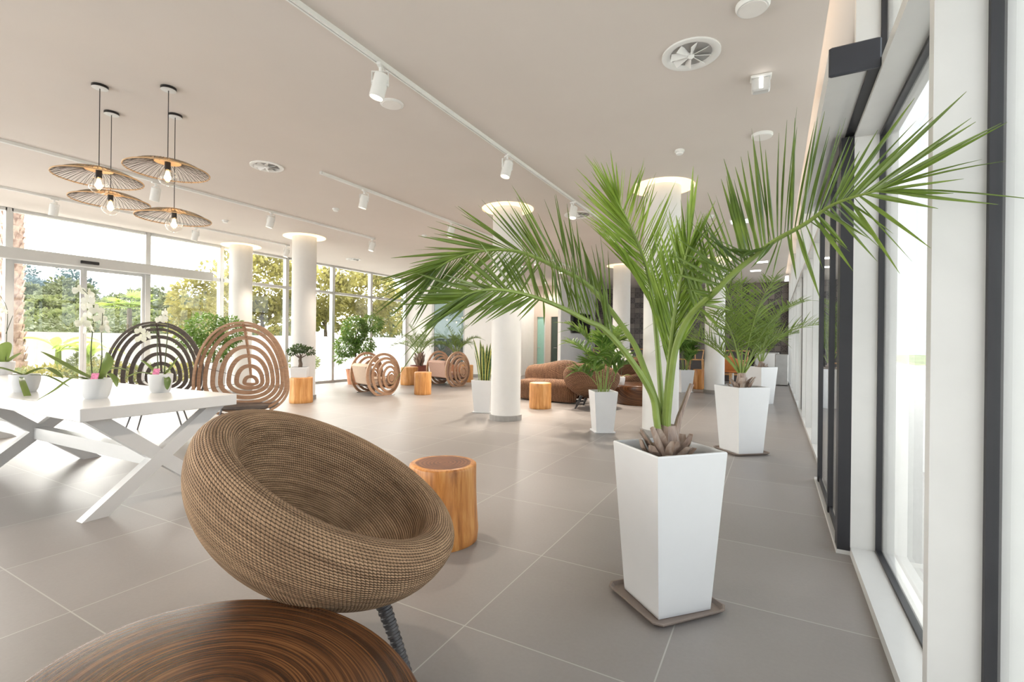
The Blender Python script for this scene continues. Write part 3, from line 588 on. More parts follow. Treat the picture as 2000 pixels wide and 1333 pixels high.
# ---------------------------------------------------------------- furniture
def tub_chair(loc, az, label, Rr=.53, D=.37, t=.073, Din=.30, tilt=.504, zc=.675, q=1.08, mt='wick', group=None, feet=((.33, -.14), (-.12, .19), (-.24, -.25), (-.26, .20))):
    o = thing('tub_chair', label, 'armchair', (loc[0], loc[1], 0), az, group)
    T = Matrix.Translation((0, 0, zc)) @ Matrix.Rotation(tilt, 4, 'Y')
    prof = [(max(.001, Rr * sin(a) ** q), -D * cos(a)) for a in [pi / 2 * j / 24 for j in range(25)]]
    prof += [(Rr - t + t * cos(a), t * sin(a)) for a in [pi * j / 12 for j in range(1, 13)]]
    ri = Rr - 2 * t; prof += [(max(.001, ri * sin(a) ** 1.0), -Din * cos(a) ** 1.15) for a in [pi / 2 * (1 - j / 16) for j in range(1, 17)]]
    sh_ = MB().lathe(prof, 72, M=T, uv=True).build('woven_shell', M[mt], o, smooth='all')
    sv = [v for v in o.children[0].data.vertices] if o.children else [v for v in sh_.data.vertices]
    for fx, fy in feet:
        top = Vector((fx * .62, fy * .62, 0)); near = [v.co.z for v in sv[:25 * 72] if (v.co.x - top.x) ** 2 + (v.co.y - top.y) ** 2 < .0036]; top.z = (min(near) if near else .3) + .012
        f = Vector((fx, fy, 0)); b = MB(); b.tube([top.lerp(f, k / 6) for k in range(7)], [.027 - .011 * k / 6 for k in range(7)], 12)
        n = 13
        for k in range(n):
            c = top.lerp(f, (k + .5) / n * .93); d = (f - top).normalized(); r = .0285 - .0115 * k / n
            b.tube([c - d * .008, c - d * .004, c + d * .004, c + d * .008], [r - .003, r + .0015, r + .0015, r - .003], 12)
        b.build('leg', M['legd'], o, smooth=True)
    return o
tub_chair((-1.526, 1.344), .525, 'large tan woven seagrass bowl chair in the foreground')
tub_chair((-3.08, 8.85), 1.75, 'brown round wicker chair seen from behind, left of the small areca pot', Rr=.54, D=.42, t=.08, tilt=.42, zc=.60, mt='wickd', feet=((.3, -.2), (.3, .2), (-.34, -.25), (-.3, .25)))
tub_chair((-2.98, 11.6), -1.9, 'brown round wicker chair on the far side of the dark drum table', Rr=.54, D=.42, t=.08, tilt=.45, zc=.60, mt='wickd')
# oval table in front
def oval_drum(loc, rz, label, a, b, z, mt):
    o = thing('drum_table', label, 'table', (loc[0], loc[1], 0), rz)
    S = lambda k: Matrix.Diagonal((a * k, b * k, 1, 1))
    pr = [(.80, 0), (.83, .004), (.95, z * .45), (1.0, z * .80), (1.0, z - .03), (.992, z - .012), (.975, z - .001)]
    MB().lathe(pr, 96, M=S(1)).build('drum', M[mt], o, smooth=True)
    MB().lathe([(.976, z - .0012), (.96, z), (.5, z), (.001, z)], 96, M=S(1)).build('top', M[mt], o, smooth=True); return o
oval_drum((-1.093, .614), -.196, 'dark striped oval wooden drum table at the bottom edge of the photo', .578, .434, .42, 'oval')
oval_drum((-2.40, 10.0), .2, 'dark brown drum coffee table among the far wicker seats', .62, .55, .40, 'oval')
# logs
def log_stool(x, y, r, h, label, mt='stump2', mtt='stumpt2', taper=.0, seed=0, group='log stools on the tiled floor'):
    rnd = random.Random(seed); o = thing('log_stool', label, 'log stool', (x, y, 0), rnd.random() * 6, group)
    ph = [rnd.random() * 6 for _ in range(4)]
    fn = lambda q, z: 1 + .022 * sin(2 * q + ph[0] + z) + .014 * sin(3 * q + ph[1]) + .008 * sin(7 * q + ph[2] + 2 * z) + .004 * sin(13 * q + ph[3])
    pr = [(r * .97, 0), (r, .012)] + [(r * (1 + taper * (.5 - k / 8) - .03 * sin(pi * k / 8) * (1 if taper else 0)), .012 + (h - .03) * k / 8) for k in range(1, 9)]
    rt_ = pr[-1][0]; pr += [(rt_ - .003, h - .008), (rt_ - .012, h - .001)]
    MB().lathe(pr, 72, fn=fn).build('trunk', M[mt], o, smooth=True)
    MB().lathe([(rt_ - .0125, h - .0015), (rt_ * .6, h), (.001, h)], 72, fn=fn).build('cut_top', M[mtt], o, smooth=True)
    return o
log_stool(-1.835, 2.475, .218, .485, 'oiled dark-topped log stool right behind the woven bowl chair', 'stump', 'stumpt', .10, 3)
log_stool(-8.20, 6.36, .222, .50, 'cracked log stump carrying the bonsai beside a column', taper=.06, seed=5)
log_stool(-7.15, 8.82, .2, .52, 'log stool standing in front between the two ringed loveseats', seed=8)
log_stool(-9.0, 10.5, .25, .5, 'log stool below the potted date palm by the windows', seed=11, taper=.08)
log_stool(-3.87, 8.24, .21, .48, 'log stool between the middle column and the round wicker chair', seed=14)
log_stool(-8.2, 12.2, .19, .52, 'log stool half hidden behind the right ringed loveseat', seed=17)
log_stool(-1.78, 14.1, .19, .54, 'orange log stool behind the small far areca pot', 'stump', 'stumpt2', seed=20); log_stool(-1.45, 14.6, .17, .54, 'orange log stool touching the far column beside the areca pot', 'stump', 'stumpt2', seed=22)
# white trestle table
T0 = thing('trestle_table', 'long white table on X-shaped trestles holding the orchids', 'table', (-4.0, 1.42, 0), 0.03)
LT = 4.5
MB().rbox(-LT, 0, 0, 1.07, .69, .78, .004).build('tabletop', M['white'], T0)
for xx in (-.12, -2.2, -4.28):
    for d in (0, 1):
        y0, y1 = (.12, .95) if d else (.95, .12)
        dx = .036 if d else -.036
        poly = [(y0 - .075, 0), (y0 + .075, 0), (y1 + .075, .69), (y1 - .075, .69)]
        MM = Matrix(((0, 0, 1, xx), (1, 0, 0, 0), (0, 1, 0, 0), (0, 0, 0, 1)))
        MB().prism(poly, -.04 + (.003 if d else 0), .04 + (.003 if d else 0), MM).build('leg', M['white'], T0)
MB().box(-4.3, -.1, .49, .58, .275, .385).build('stretcher', M['white'], T0)
# ringed shell chairs
def shell_chair(x, y, rz, label, mt, scale=1.0):
    o = thing('shell_chair', label, 'chair', (x, y, 0), rz, None)
    TOP = [1.46, 1.43, 1.38, 1.285, 1.175, 1.06, .93, .79]; HW = [.545, .508, .458, .395, .325, .25, .175, .095]; n = 8
    for i in range(n):
        s = HW[i] / .545; a = HW[i]; top = TOP[i]; bot = (.30, .345, .39, .44, .495, .55, .605, .65)[i]; hc = bot + (top - bot) * .32
        off = -.36 * (1 - s) ** .8
        def outl(k):
            pts = []
            for j in range(56):
                q = 2 * pi * j / 56; c_, s_ = cos(q), sin(q); hh = (top - hc - k) if s_ > 0 else (hc - bot - k)
                pts.append(((a - k) * math.copysign(abs(c_) ** .92, c_), hc + hh * math.copysign(abs(s_) ** .95, s_)))
            return pts
        MM = Matrix(((1, 0, 0, 0), (0, .25, 1, off), (0, 1, -.25, 0), (0, 0, 0, 1)))
        MM = Matrix(((1, 0, 0, 0), (0, 0, 1, off), (0, 1, 0, 0), (0, 0, 0, 1)))
        MB().annulus(outl(0), outl((.026, .030, .038, .044, .046, .046, .046, .04)[i]), -.014, .014, MM).build('hoop', M[mt], o)
    sp_ = MB(); P = []
    for i in range(n):
        s = HW[i] / .545; P.append((-.36 * (1 - s) ** .8 - .012, TOP[i] - .03))
    for i in range(n - 1): sp_.bar((0, P[i][0], P[i][1]), (0, P[i + 1][0], P[i + 1][1]), .05, .016, (1, 0, 0))
    sp_.build('spine', M[mt], o)
    r_ = MB()
    for sx in (-1, 1):
        for hz in (.62, .92):
            pts = []
            for i in range(n - 1):
                s = HW[i] / .545; a = HW[i]; top = TOP[i]; bot = (.30, .345, .39, .44, .495, .55, .605, .65)[i]; hc = bot + (top - bot) * .32
                zz = hc + (hz - hc) * s; f = min(1, abs((zz - hc) / (top - hc))); pts.append((sx * (a * math.sqrt(max(0, 1 - f * f)) - .02), -.36 * (1 - s) ** .8, zz))
            r_.tube(pts, .004, 5)
    r_.build('tie_rods', M['metal'], o)
    MB().lathe([(.001, .395), (.34, .395), (.36, .41), (.36, .44), (.33, .46), (.001, .465)], 32, M=Matrix.Translation((0, -.2, 0)) @ Matrix.Diagonal((1, .85, 1, 1))).build('seat', M['plyd'], o, smooth=True)
    for sx, sy in ((-.26, .05), (.26, .05), (-.24, -.42), (.24, -.42)):
        MB().tube([(sx * .8, sy * .9 - .02, .40), (sx * 1.25, sy * 1.15, 0)], [.012, .009], 8).build('leg', M['metal'], o)
    return o
def face(fx, fy): return math.atan2(fy, fx) - pi / 2        # local +Y is the front
shell_chair(-7.0, 3.25, face(.80, -.60), 'dark hooped shell chair against the light at the far side of the white table', 'plyd')  # backlit, its shade painted as darker plywood
shell_chair(-5.66, 3.55, face(.62, -.78), 'tan plywood hooped shell chair behind the right end of the white table', 'ply')
# ringed loveseats
def loveseat(x, y, wx, wy, label, cm, WW=.9):
    """w = direction of the side panels (towards their small rings); the panels stand W apart"""
    ang = math.atan2(wy, wx); o = thing('ringed_loveseat', label, 'armchair', (x, y, 0), ang, 'ringed plywood loveseats'); W = WW
    rings = [(0, .46, .41, .50), (.057, .445, .345, .42), (.126, .42, .26, .36), (.156, .41, .186, .265), (.195, .40, .115, .155)]
    for sd in (0, W):
        MM = Matrix(((1, 0, 0, 0), (0, 0, 1, sd), (0, 1, 0, 0), (0, 0, 0, 1)))
        for k, (cu, cv, a, b) in enumerate(rings):
            oo = [(cu + a * cos(2 * pi * j / 64), max(.006, cv + b * sin(2 * pi * j / 64))) for j in range(64)]
            kk = .055 if k < 4 else .045
            ii = [(cu + (a - kk) * cos(2 * pi * j / 64), max(.03, cv + (b - kk) * sin(2 * pi * j / 64))) for j in range(64)]
            MB().annulus(oo, ii, -.02, .02, MM).build('side_ring', M['ply'], o)
        MB().lathe([(.001, -.012), (1, -.012), (1, .012), (.001, .012)], 40, M=MM @ Matrix.Translation((.195, .40, 0)) @ Matrix.Diagonal((.055, .088, 1, 1))).build('side_disc', M['ply'], o)
        b = MB(); b.tube([(-.24, sd, .012), (.28, sd, .012)], .008, 6)
        for q in (.6, 1.9, 3.6, 4.4): b.tube([(.19 + .10 * cos(q), sd, .40 + .13 * sin(q)), (0 + .385 * cos(q), sd, max(.02, .46 + .47 * sin(q)))], .004, 5)
        b.build('tie_rods', M['metal'], o)
    b = MB()
    for u in (-.16, -.02, .12, .26): b.tube([(u, 0.0, .19), (u, W, .19)], .011, 6)
    b.build('cross_bars', M['metal'], o)
    MB().rbox(-.22, .33, .03, W - .03, .21, .37, .035).build('seat_cushion', M[cm], o, smooth=True)
    TT = Matrix.Translation((-.20, 0, .22)) @ Matrix.Rotation(R(-14), 4, 'Y')
    MB().rbox(-.09, .05, .03, W - .03, 0.02, .50, .035, TT).build('back_cushion', M[cm], o, smooth=True)
    sl = MB()
    for k in range(6): sl.box(-.2 + .1 * k, -.15 + .1 * k, .02, W - .02, .175, .185)
    sl.build('slats', M['plyd'], o); return o
loveseat(-7.69, 8.1, .36, .93, 'beige ringed loveseat turned away, below the indoor ficus', 'cush')
loveseat(-7.55, 10.78, .31, .95, 'pinkish ringed loveseat facing the room, left of the snake plant', 'cushp')
# wicker sofa
def wicker_sofa(x, y, rz, label):
    o = thing('wicker_sofa', label, 'sofa', (x, y, 0), rz)
    def skin(rows, name, n_u):
        vs = []; fs = []; uvs = []
        for r_ in rows: vs += r_
        m_ = len(rows[0])
        for i in range(len(rows) - 1):
            for j in range(m_ - 1):
                fs.append((i * m_ + j, i * m_ + j + 1, (i + 1) * m_ + j + 1, (i + 1) * m_ + j)); U = lambda a, b: (b / m_ * .6, a * .045)
                uvs.append((U(i, j), U(i, j + 1), U(i + 1, j + 1), U(i + 1, j)))
        return MB().add(vs, fs, uvs).build(name, M['wickd'], o, smooth='all')
    Wd = .78; back = []; seat = []
    K = 28
    for i in range(K + 1):                       # seat + front: profile swept along the width
        u = -Wd + 2 * Wd * i / K; e = math.sqrt(max(0, 1 - abs(u / Wd) ** 6)); wv = .03 * sin(u * 4)
        prof = [(-.36, .02), (-.40, .12), (-.41, .26), (-.47, .33), (-.46, .42), (-.38, .46 + wv), (-.1, .43 + wv), (.2, .44), (.36, .40), (.40, .2), (.38, .02)]
        seat.append([Vector((u, yy * (.75 + .25 * e), .02 + (zz - .02) * (.8 + .2 * e))) for yy, zz in prof])
    cap = lambda rows, q: [rows[q][0].lerp(sum(rows[q], Vector()) / len(rows[q]), 1.0) for _ in rows[q]]
    seat = [cap(seat, 0)] + seat + [cap(seat, -1)]
    skin(seat, 'seat', K)
    for i in range(K + 1):
        u = -Wd + 2 * Wd * i / K; e = math.sqrt(max(0, 1 - abs(u / Wd) ** 5)); top = .80 + .055 * sin(u * 4.2 + .6) ; yo = .30
        prof = [(-.10, .40), (-.12, .55), (-.10, top - .10), (-.03, top - .015), (.05, top), (.12, top - .06), (.15, .6), (.12, .40), (.10, .2)]
        back.append([Vector((u * 1.02, yo + yy * (.5 + .5 * e), .2 + (zz - .2) * (.72 + .28 * e))) for yy, zz in prof])
    back = [cap(back, 0)] + back + [cap(back, -1)]
    skin(back, 'backrest', K); return o
wicker_sofa(-4.28, 9.55, -.12, 'brown wavy-backed wicker sofa behind the log stool and middle column')
# bar counter, stools, cabinets at the back
bc = thing('bar_counter', 'dark grey bar counter along the patterned back wall', 'counter', (-3.1, 17.9, 0))
MB().box(-2.9, 2.35, -.35, .35, 0, .98).build('body', M['counter'], bc); MB().rbox(-2.95, 2.4, -.4, .4, .98, 1.02, .006).build('worktop', M['counter'], bc)
cab = thing('service_cabinet', 'pale grey metal cabinet at the right end of the back wall', 'cabinet', (-.22, 18.35, 0))
MB().rbox(-.36, .36, -.35, .4, .1, .98, .008).build('body', M['chrome'], cab); MB().rbox(-.33, .33, -.365, -.35, .14, .94, .005).build('door', M['whitem'], cab); MB().box(-.36, .36, -.3, .4, 0, .1).build('base', M['dark'], cab)
fr_ = thing('steel_cooler', 'narrow steel-sided cooler against the right wall near the back', 'cooler', (.20, 16.9, 0)); MB().rbox(-.17, .17, -.3, .3, .02, .95, .01).build('body', M['chrome'], fr_); MB().box(-.185, -.17, -.28, .28, .06, .92).build('door', M['frameg'], fr_)
def bar_stool(x, y, rz, label):
    o = thing('bar_stool', label, 'bar stool', (x, y, 0), rz, 'pale wooden bar stools along the counter')
    for sx in (-1, 1):
        MB().tube([(sx * .24, -.2, 0), (sx * .20, -.18, .72)], [.016, .02], 8).build('leg', M['wood'], o)
        MB().tube([(sx * .24, .22, 0), (sx * .21, .19, .7), (sx * .25, .16, 1.02)], [.016, .02, .015], 8).build('leg', M['wood'], o)
    MB().rbox(-.22, .22, -.2, .2, .70, .735, .01).build('seat', M['wood'], o)
    MB().tube([(.27 * cos(q), -.05 + .24 * sin(q), 1.03) for q in [R(-20 + 220 * k / 12) for k in range(13)]], .016, 8).build('back_rail', M['wood'], o)
    y_ = MB(); y_.tube([(0, .19, .73), (0, .19, .88)], .016, 6); y_.tube([(0, .19, .88), (-.07, .18, 1.02)], .012, 6); y_.tube([(0, .19, .88), (.07, .18, 1.02)], .012, 6); y_.build('back_splat', M['wood'], o)
    s_ = MB(); s_.tube([(-.235, -.19, .25), (.235, -.19, .25)], .012, 6); s_.tube([(-.235, .21, .3), (.235, .21, .3)], .012, 6); s_.tube([(-.235, -.19, .3), (-.235, .21, .3)], .012, 6); s_.tube([(.235, -.19, .3), (.235, .21, .3)], .012, 6); s_.build('stretchers', M['wood'], o); return o
b0 = bar_stool(-1.45, 16.75, pi, 'wooden bar stool right of the tan leather chair by the counter')
for x, l in ((-.95, 'wooden bar stool nearest the right end of the counter'), (-2.25, 'wooden bar stool just left of the column with the areca pot'), (-2.75, 'second wooden bar stool left of the column with the areca pot'), (-4.15, 'wooden bar stool between the two far middle columns'), (-5.45, 'wooden bar stool at the left end of the counter by the television wall')): dup(b0, (x, 16.75, 0), pi, l)
lc = thing('swivel_chair', 'tan orange leather bucket chair on a swivel base, beside the far column', 'armchair', (-1.05, 15.4, 0), -.9)
sh = MB(); vs = []; fs = []
for i in range(9):
    q = i / 8
    for j in range(17):
        a = R(-150 + 300 * j / 16); r = .12 + .25 * q ** .7; zz = .42 + (q ** 2.2) * (.18 + .32 * (1 + cos(a)) / 2)
        vs.append((r * sin(a) * 1.05, -r * cos(a) * .95, zz))
for i in range(8):
    for j in range(16): fs.append((i * 17 + j, i * 17 + j + 1, (i + 1) * 17 + j + 1, (i + 1) * 17 + j))
so = sh.add(vs, fs).build('bucket_shell', M['leather'], lc, smooth='all'); md = so.modifiers.new('solid', 'SOLIDIFY'); md.thickness = .035
MB().lathe([(.001, .40), (.25, .41), (.28, .44), (.26, .47), (.001, .48)], 28).build('seat_pad', M['leather'], lc, smooth=True)
MB().tube([(0, 0, .05), (0, 0, .41)], .025, 10).build('post', M['chrome'], lc)
f_ = MB()
for k in range(4): a = pi / 4 + k * pi / 2; f_.tube([(0, 0, .06), (.3 * cos(a), .3 * sin(a), .018)], [.022, .014], 8)
f_.build('star_base', M['chrome'], lc)
tag(MB().rbox(-.06, .06, -.012, 0, -.03, .03, .004).build('fire_alarm', M['redled'], loc=(-.95, 18.795, 1.52)), 'small red lit alarm box on the patterned back wall', 'alarm')

# ---------------------------------------------------------------- plants
def planter(o, wt, wb, h, mt='planter', foot=False, rz=0.0):
    T = Matrix.Rotation(rz, 4, 'Z')
    b = MB(); q = lambda w_, z: [T @ Vector((sx * w_ / 2, sy * w_ / 2, z)) for sx, sy in ((-1, -1), (1, -1), (1, 1), (-1, 1))]
    wi = lambda z: wb + (wt - wb) * z / h
    rings = [q(wb, 0), q(wb + (wt - wb) * .02, .01), q(wt, h - .006), q(wt - .006, h), q(wt - .022, h), q(wt - .026, h - .006), q(wi(h * .86) - .028, h * .86)]
    vs = [p for r_ in rings for p in r_]; fs = [(3, 2, 1, 0)]
    for i in range(len(rings) - 1):
        for k in range(4): a = i * 4 + k; c = i * 4 + (k + 1) % 4; fs.append((a, c, c + 4, a + 4))
    fs.append((24, 25, 26, 27)); b.add(vs, fs)
    if foot: r_ = wb / 2 + .025; b.rbox(-r_, r_, -r_, r_, 0, .022, .005, T)
    p = b.build('pot', M[mt], o)
    zs = h * .88; ws = wi(zs) - .03; sb = MB(); n = 9; vs = []; rnd = random.Random(3)
    for i in range(n):
        for j in range(n): vs.append(T @ Vector(((i / (n - 1) - .5) * ws, (j / (n - 1) - .5) * ws, zs + rnd.uniform(-.008, .012))))
    sb.add(vs, [(i * n + j, (i + 1) * n + j, (i + 1) * n + j + 1, i * n + j + 1) for i in range(n - 1) for j in range(n - 1)]).build('soil', M['soil'], o)
    return p
def round_planter(o, r0, r1, h, mt):
    MB().lathe([(r0, 0), (r1, h - .02), (r1 + .012, h - .018), (r1 + .012, h), (r1 - .008, h), (r1 - .012, h * .88), (.001, h * .88)], 40).build('pot', M[mt], o, smooth=True)
    MB().lathe([(r1 - .013, h * .885), (r1 * .5, h * .90), (.001, h * .89)], 24).build('soil', M['soil'], o)
def saucer(x, y, w_, rz, label, h=.03):
    o = tag(thing('plant_saucer', label, 'saucer', (x, y, 0), rz, 'taupe square plant saucers'))
    def sq(w2, z, c=.03):
        a = w2 / 2; return [Vector(p) for p in ((-a + c, -a, z), (a - c, -a, z), (a, -a + c, z), (a, a - c, z), (a - c, a, z), (-a + c, a, z), (-a, a - c, z), (-a, -a + c, z))]
    rr = [sq(w_ - .05, 0), sq(w_ - .012, h - .012), sq(w_, h - .006), sq(w_, h), sq(w_ - .014, h), sq(w_ - .03, .012), sq(w_ - .06, .009)]
    vs = [p for r_ in rr for p in r_]; fs = [tuple(range(7, -1, -1)), tuple(range(48, 56))]
    for i in range(6):
        for k in range(8): a = i * 8 + k; c = i * 8 + (k + 1) % 8; fs.append((a, c, c + 8, a + 8))
    MB().add(vs, fs).build('tray', M['saucer'], o); return o
def boots(o, z0, r, h, n, seed, mt='stubm', c=(0, 0)):
    """old cut leaf bases overlapping around a palm stem"""
    rnd = random.Random(seed); b = MB(); b.lathe([(r * .55, z0 - .03), (r * .55, z0 + h * .5), (r * .34, z0 + h)], 14, c=(c[0], c[1], 0))
    for k in range(n):
        a = k * 2.4 + rnd.uniform(-.3, .3); q = k / n; zb = z0 - .03 + q * h * .55; rr = r * (.60 - .25 * q); L = h * rnd.uniform(.42, .68); w_ = r * rnd.uniform(.55, .75)
        d = Vector((cos(a), sin(a), 0)); s_ = Vector((-sin(a), cos(a), 0)); p0 = Vector((c[0], c[1], zb)) + d * rr; p1 = p0 + d * r * .42 + Vector((0, 0, L * .7)); p2 = p0 + d * r * (.50 + .25 * rnd.random()) + Vector((0, 0, L))
        vs = []
        for p, ww, th in ((p0, w_, .02), (p1, w_ * .85, .018), (p2, w_ * .5, .012)):
            vs += [p - s_ * ww / 2, p + d * th, p + s_ * ww / 2, p - d * th * .5]
        b.add(vs, [(i * 4 + j, i * 4 + (j + 1) % 4, (i + 1) * 4 + (j + 1) % 4, (i + 1) * 4 + j) for i in range(2) for j in range(4)] + [(8, 9, 10, 11)])
    return b.build('stem_base', M[mt], o)
FRONDS = {
 'a': ([(-0.482, 2.425, 0.897), (-0.550, 2.365, 1.123), (-0.613, 2.320, 1.284), (-0.770, 2.200, 1.516), (-0.916, 2.086, 1.615), (-1.050, 1.990, 1.677), (-1.166, 1.893, 1.677), (-1.283, 1.806, 1.636), (-1.352, 1.746, 1.579)],
   [(0.389, (-0.768, 2.338, 1.772)), (0.477, (-0.860, 2.322, 1.791)), (0.546, (-0.961, 2.267, 2.011)), (0.571, (-1.014, 2.238, 2.076)), (0.593, (-1.143, 2.133, 2.020)), (0.670, (-1.190, 2.085, 1.962)), (0.699, (-1.320, 1.991, 1.990)), (0.770, (-1.438, 1.893, 1.829)), (0.830, (-1.545, 1.812, 1.718)), (0.880, (-1.609, 1.742, 1.577)), (0.929, (-1.667, 1.688, 1.507)), (1.000, (-1.585, 1.641, 1.410))],
   [(0.654, (-1.017, 1.860, 1.434)), (0.738, (-1.145, 1.768, 1.486)), (0.794, (-1.221, 1.703, 1.439)), (0.864, (-1.318, 1.651, 1.404)), (0.929, (-1.385, 1.614, 1.315)), (1.000, (-1.477, 1.587, 1.292))]),
 'b': ([(-0.496, 2.372, 0.902), (-0.512, 2.341, 1.013), (-0.578, 2.191, 1.184), (-0.651, 2.037, 1.314), (-0.701, 1.953, 1.349), (-0.778, 1.854, 1.401), (-0.866, 1.749, 1.443), (-0.965, 1.638, 1.463), (-1.044, 1.561, 1.441), (-1.094, 1.510, 1.389)],
   [(0.381, (-0.686, 2.132, 1.515)), (0.485, (-0.789, 2.075, 1.608)), (0.593, (-0.848, 1.986, 1.667)), (0.670, (-0.921, 1.890, 1.683)), (0.744, (-1.029, 1.808, 1.696)), (0.795, (-1.129, 1.719, 1.649)), (0.861, (-1.213, 1.617, 1.548)), (0.932, (-1.300, 1.512, 1.457)), (0.980, (-1.324, 1.465, 1.371))],
   [(0.690, (-0.822, 1.716, 1.346)), (0.730, (-0.956, 1.586, 1.332)), (0.846, (-1.076, 1.486, 1.339)), (0.932, (-1.148, 1.424, 1.308)), (0.990, (-1.181, 1.406, 1.279))]),
 'c': ([(-0.482, 2.448, 0.893), (-0.496, 2.463, 1.031), (-0.538, 2.497, 1.404), (-0.591, 2.525, 1.662), (-0.674, 2.514, 1.875), (-0.740, 2.501, 2.012)],
   [(0.467, (-0.717, 2.343, 1.807)), (0.657, (-0.826, 2.306, 1.900)), (0.762, (-0.906, 2.297, 2.017)), (0.869, (-0.869, 2.351, 2.148)), (0.938, (-0.809, 2.406, 2.194)), (0.988, (-0.787, 2.475, 2.229))],
   [(0.387, (-0.412, 2.737, 1.788)), (0.574, (-0.453, 2.737, 1.945)), (0.718, (-0.509, 2.741, 2.102)), (0.818, (-0.585, 2.700, 2.205)), (0.893, (-0.640, 2.635, 2.241)), (0.978, (-0.715, 2.572, 2.241))]),
 'd': ([(-0.461, 2.403, 0.901), (-0.444, 2.378, 1.090), (-0.412, 2.304, 1.332), (-0.369, 2.248, 1.548), (-0.333, 2.211, 1.687)],
   [(0.279, (-0.523, 2.334, 1.529)), (0.496, (-0.538, 2.304, 1.721)), (0.659, (-0.483, 2.299, 1.775)), (0.847, (-0.405, 2.285, 1.847)), (1.000, (-0.343, 2.262, 1.914))],
   [(0.310, (-0.304, 2.283, 1.423)), (0.572, (-0.224, 2.270, 1.632)), (0.746, (-0.204, 2.258, 1.751)), (0.917, (-0.221, 2.214, 1.852)), (1.000, (-0.275, 2.185, 1.873))]),
 'e': ([(-0.448, 2.398, 0.903), (-0.403, 2.309, 1.214), (-0.336, 2.254, 1.371), (-0.219, 2.158, 1.474), (-0.144, 2.120, 1.545), (-0.072, 2.091, 1.599), (-0.003, 2.049, 1.646), (0.094, 1.987, 1.688), (0.154, 1.929, 1.722), (0.205, 1.877, 1.731), (0.279, 1.804, 1.729)],
   [(0.406, (-0.389, 2.294, 1.683)), (0.500, (-0.328, 2.270, 1.811)), (0.580, (-0.262, 2.249, 1.889)), (0.626, (-0.188, 2.232, 2.016)), (0.677, (-0.115, 2.215, 2.095)), (0.717, (-0.040, 2.199, 2.133)), (0.750, (0.075, 2.182, 2.151)), (0.786, (0.154, 2.157, 2.155)), (0.830, (0.201, 2.103, 2.078)), (0.871, (0.269, 2.037, 1.957)), (0.902, (0.363, 1.963, 2.036)), (0.930, (0.441, 1.858, 1.947)), (0.963, (0.468, 1.702, 1.887)), (1.000, (0.496, 1.637, 1.838))],
   [(0.422, (-0.132, 2.149, 1.326)), (0.530, (-0.372, 2.018, 1.572)), (0.591, (-0.301, 2.000, 1.696)), (0.660, (-0.189, 2.004, 1.657)), (0.727, (-0.055, 1.963, 1.469)), (0.786, (0.137, 1.897, 1.467)), (0.847, (0.211, 1.824, 1.551)), (0.871, (0.260, 1.793, 1.539)), (0.902, (0.301, 1.759, 1.566)), (0.928, (0.329, 1.717, 1.462)), (0.963, (0.405, 1.645, 1.604)), (1.000, (0.475, 1.591, 1.649))]),
}
# the big front palm, its fronds in world places
PX, PY = -.452, 2.425
pd = thing('potted_palm', 'large young palm in a tall white square planter in the right foreground', 'potted palm', (PX, PY, 0))
planter(pd, .378, .285, .745, rz=R(47)).location.z = .012
for c_ in kids(pd): c_.location.z = .012
saucer(PX - .005, PY, .41, R(50), 'taupe saucer under the large front palm planter')
boots(pd, .66, .115, .20, 16, 4)
def poly_at(P, cum, t):
    for i in range(len(P) - 1):
        if t <= cum[i + 1] or i == len(P) - 2:
            q = (t - cum[i]) / max(1e-6, cum[i + 1] - cum[i]); return P[i].lerp(P[i + 1], q), (P[i + 1] - P[i]).normalized()
def smooth_path(P, n=40):
    out = []
    for i in range(len(P) - 1):
        p0 = P[max(i - 1, 0)]; p1 = P[i]; p2 = P[i + 1]; p3 = P[min(i + 2, len(P) - 1)]
        for k in range(6):
            t = k / 6; out.append(.5 * ((2 * p1) + (p2 - p0) * t + (2 * p0 - 5 * p1 + 4 * p2 - p3) * t * t + (3 * p1 - p0 - 3 * p2 + p3) * t ** 3))
    return out + [P[-1]]
